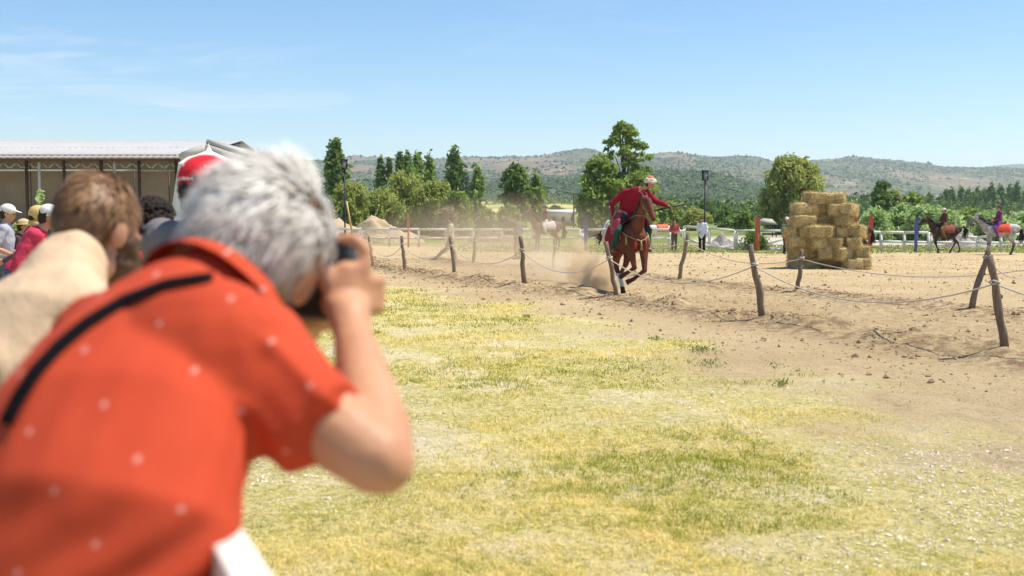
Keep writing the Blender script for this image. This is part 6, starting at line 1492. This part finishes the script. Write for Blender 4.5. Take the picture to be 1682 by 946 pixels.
# white peaked marquee
tD = 20.0; ap = at(343, 239, tD); tn_ = thing('marquee', 'white peaked marquee behind the red cap', 'marquee', (ap.x, tD, 0)); tw_ = M('tent_white', (0.80, 0.78, 0.76), (0.70, 0.68, 0.67), 2, .7)
ez = ypx(tD - .6, 268); hw = .42; vs = []; prof_ = [(0.0, ap.z), (.05, ap.z - .10), (.18, ap.z - .17), (.30, ap.z - .22), (hw, ez)]
for r_, z_ in prof_:
    for sx, sy in ((-1, -1), (1, -1), (1, 1), (-1, 1)): vs.append((sx * max(r_, .004), sy * max(r_, .004), z_))
fs = [(i * 4 + q, i * 4 + (q + 1) % 4, i * 4 + 4 + (q + 1) % 4, i * 4 + 4 + q) for i in range(4) for q in range(4)]
link('canopy', MB().add(vs, fs).mesh('canopy', False), tw_, tn_)
link('finial', MB().tube([(0, 0, ap.z - .05), (0, 0, ap.z + .04)], [.02, .004], n=6), tw_, tn_)
for sx in (-1, 1):
    for sy in (-1, 1): link('leg', MB().box((sx * (hw - .03), sy * (hw - .03), ez / 2), (.04, .04, ez)), tw_, tn_)
# side wall gathered outwards to the left
link('side_curtain', MB().add([(-hw, -hw + .01, ez), (-hw + .05, hw, ez), (-hw - .42, -hw, 0), (-hw - .30, hw, 0), (-hw + .35, -hw, 0), (-hw + .2, -hw + .01, ez)], [(0, 1, 3, 2), (0, 2, 4, 5)]), tw_, tn_)
# far low buildings
def shed(label, px0, px1, ytop, ybot, D, roofc, wallc, name='shed', rows=4):
    a = on(px0, D); w_ = (px1 - px0) / F * D; zt = ypx(D, ytop) - a.z; zb = ypx(D, ybot) - a.z; o = thing(name, label, 'building', a)
    rm_ = M('rf%d' % (hash(roofc) % 9999), roofc, None, .5, .7); wm = M('wl%d' % (hash(wallc) % 9999), wallc, None, 1, .9)
    link('wall', MB().box((w_ / 2, 2, zb / 2 - .2), (w_ * .94, 4, zb + .4)), wm, o)
    link('roof', MB().add([(0, -.3, zb), (w_, -.3, zb), (w_, 2, zt), (0, 2, zt), (0, 4.3, zb), (w_, 4.3, zb)], [(0, 1, 2, 3), (3, 2, 5, 4), (0, 3, 4), (1, 5, 2), (0, 4, 5, 1)]), rm_, o)
    for i in range(rows): link('window', MB().box((w_ * (i + .6) / rows, -.02, zb * .55), (w_ * .09, .08, zb * .35)), M('dark_pane', (0.03, 0.03, 0.035), None, 3, .3), o)
shed('long white-roofed low building behind the brown horse', 886, 946, 344, 350, 170, (0.72, 0.70, 0.68), (0.22, 0.22, 0.18))
shed('orange-tiled low building behind the grey horse at the right edge', 1648, 1690, 347, 353, 300, (0.60, 0.24, 0.12), (0.55, 0.45, 0.36)); shed('pale low building at the far right edge behind the bushes', 1668, 1720, 349, 353, 280, (0.55, 0.52, 0.50), (0.6, 0.56, 0.5))
a = on(1258, 100); o = thing('thatched_shelter', 'small grey thatched shelter in the meadow left of the round willow', 'shelter', a); o.scale = (.85, .85, .72)
link('roof', MB().add([(-1.0, -1, 1.65), (1.0, -1, 1.5), (1.0, 1, 1.5), (-1.0, 1, 1.65), (-.3, 0, 2.3), (.6, 0, 2.2)], [(0, 1, 5, 4), (1, 2, 5), (2, 3, 4, 5), (3, 0, 4), (0, 3, 2, 1)]), M('thatch', (0.44, 0.42, 0.34), (0.28, 0.27, 0.20), 3, .95, .8, 10), o)
for sx in (-.85, .85):
    for sy in (-.85, .85): link('post', MB().box((sx, sy, .78), (.09, .09, 1.6)), M('dark_pole', None), o)
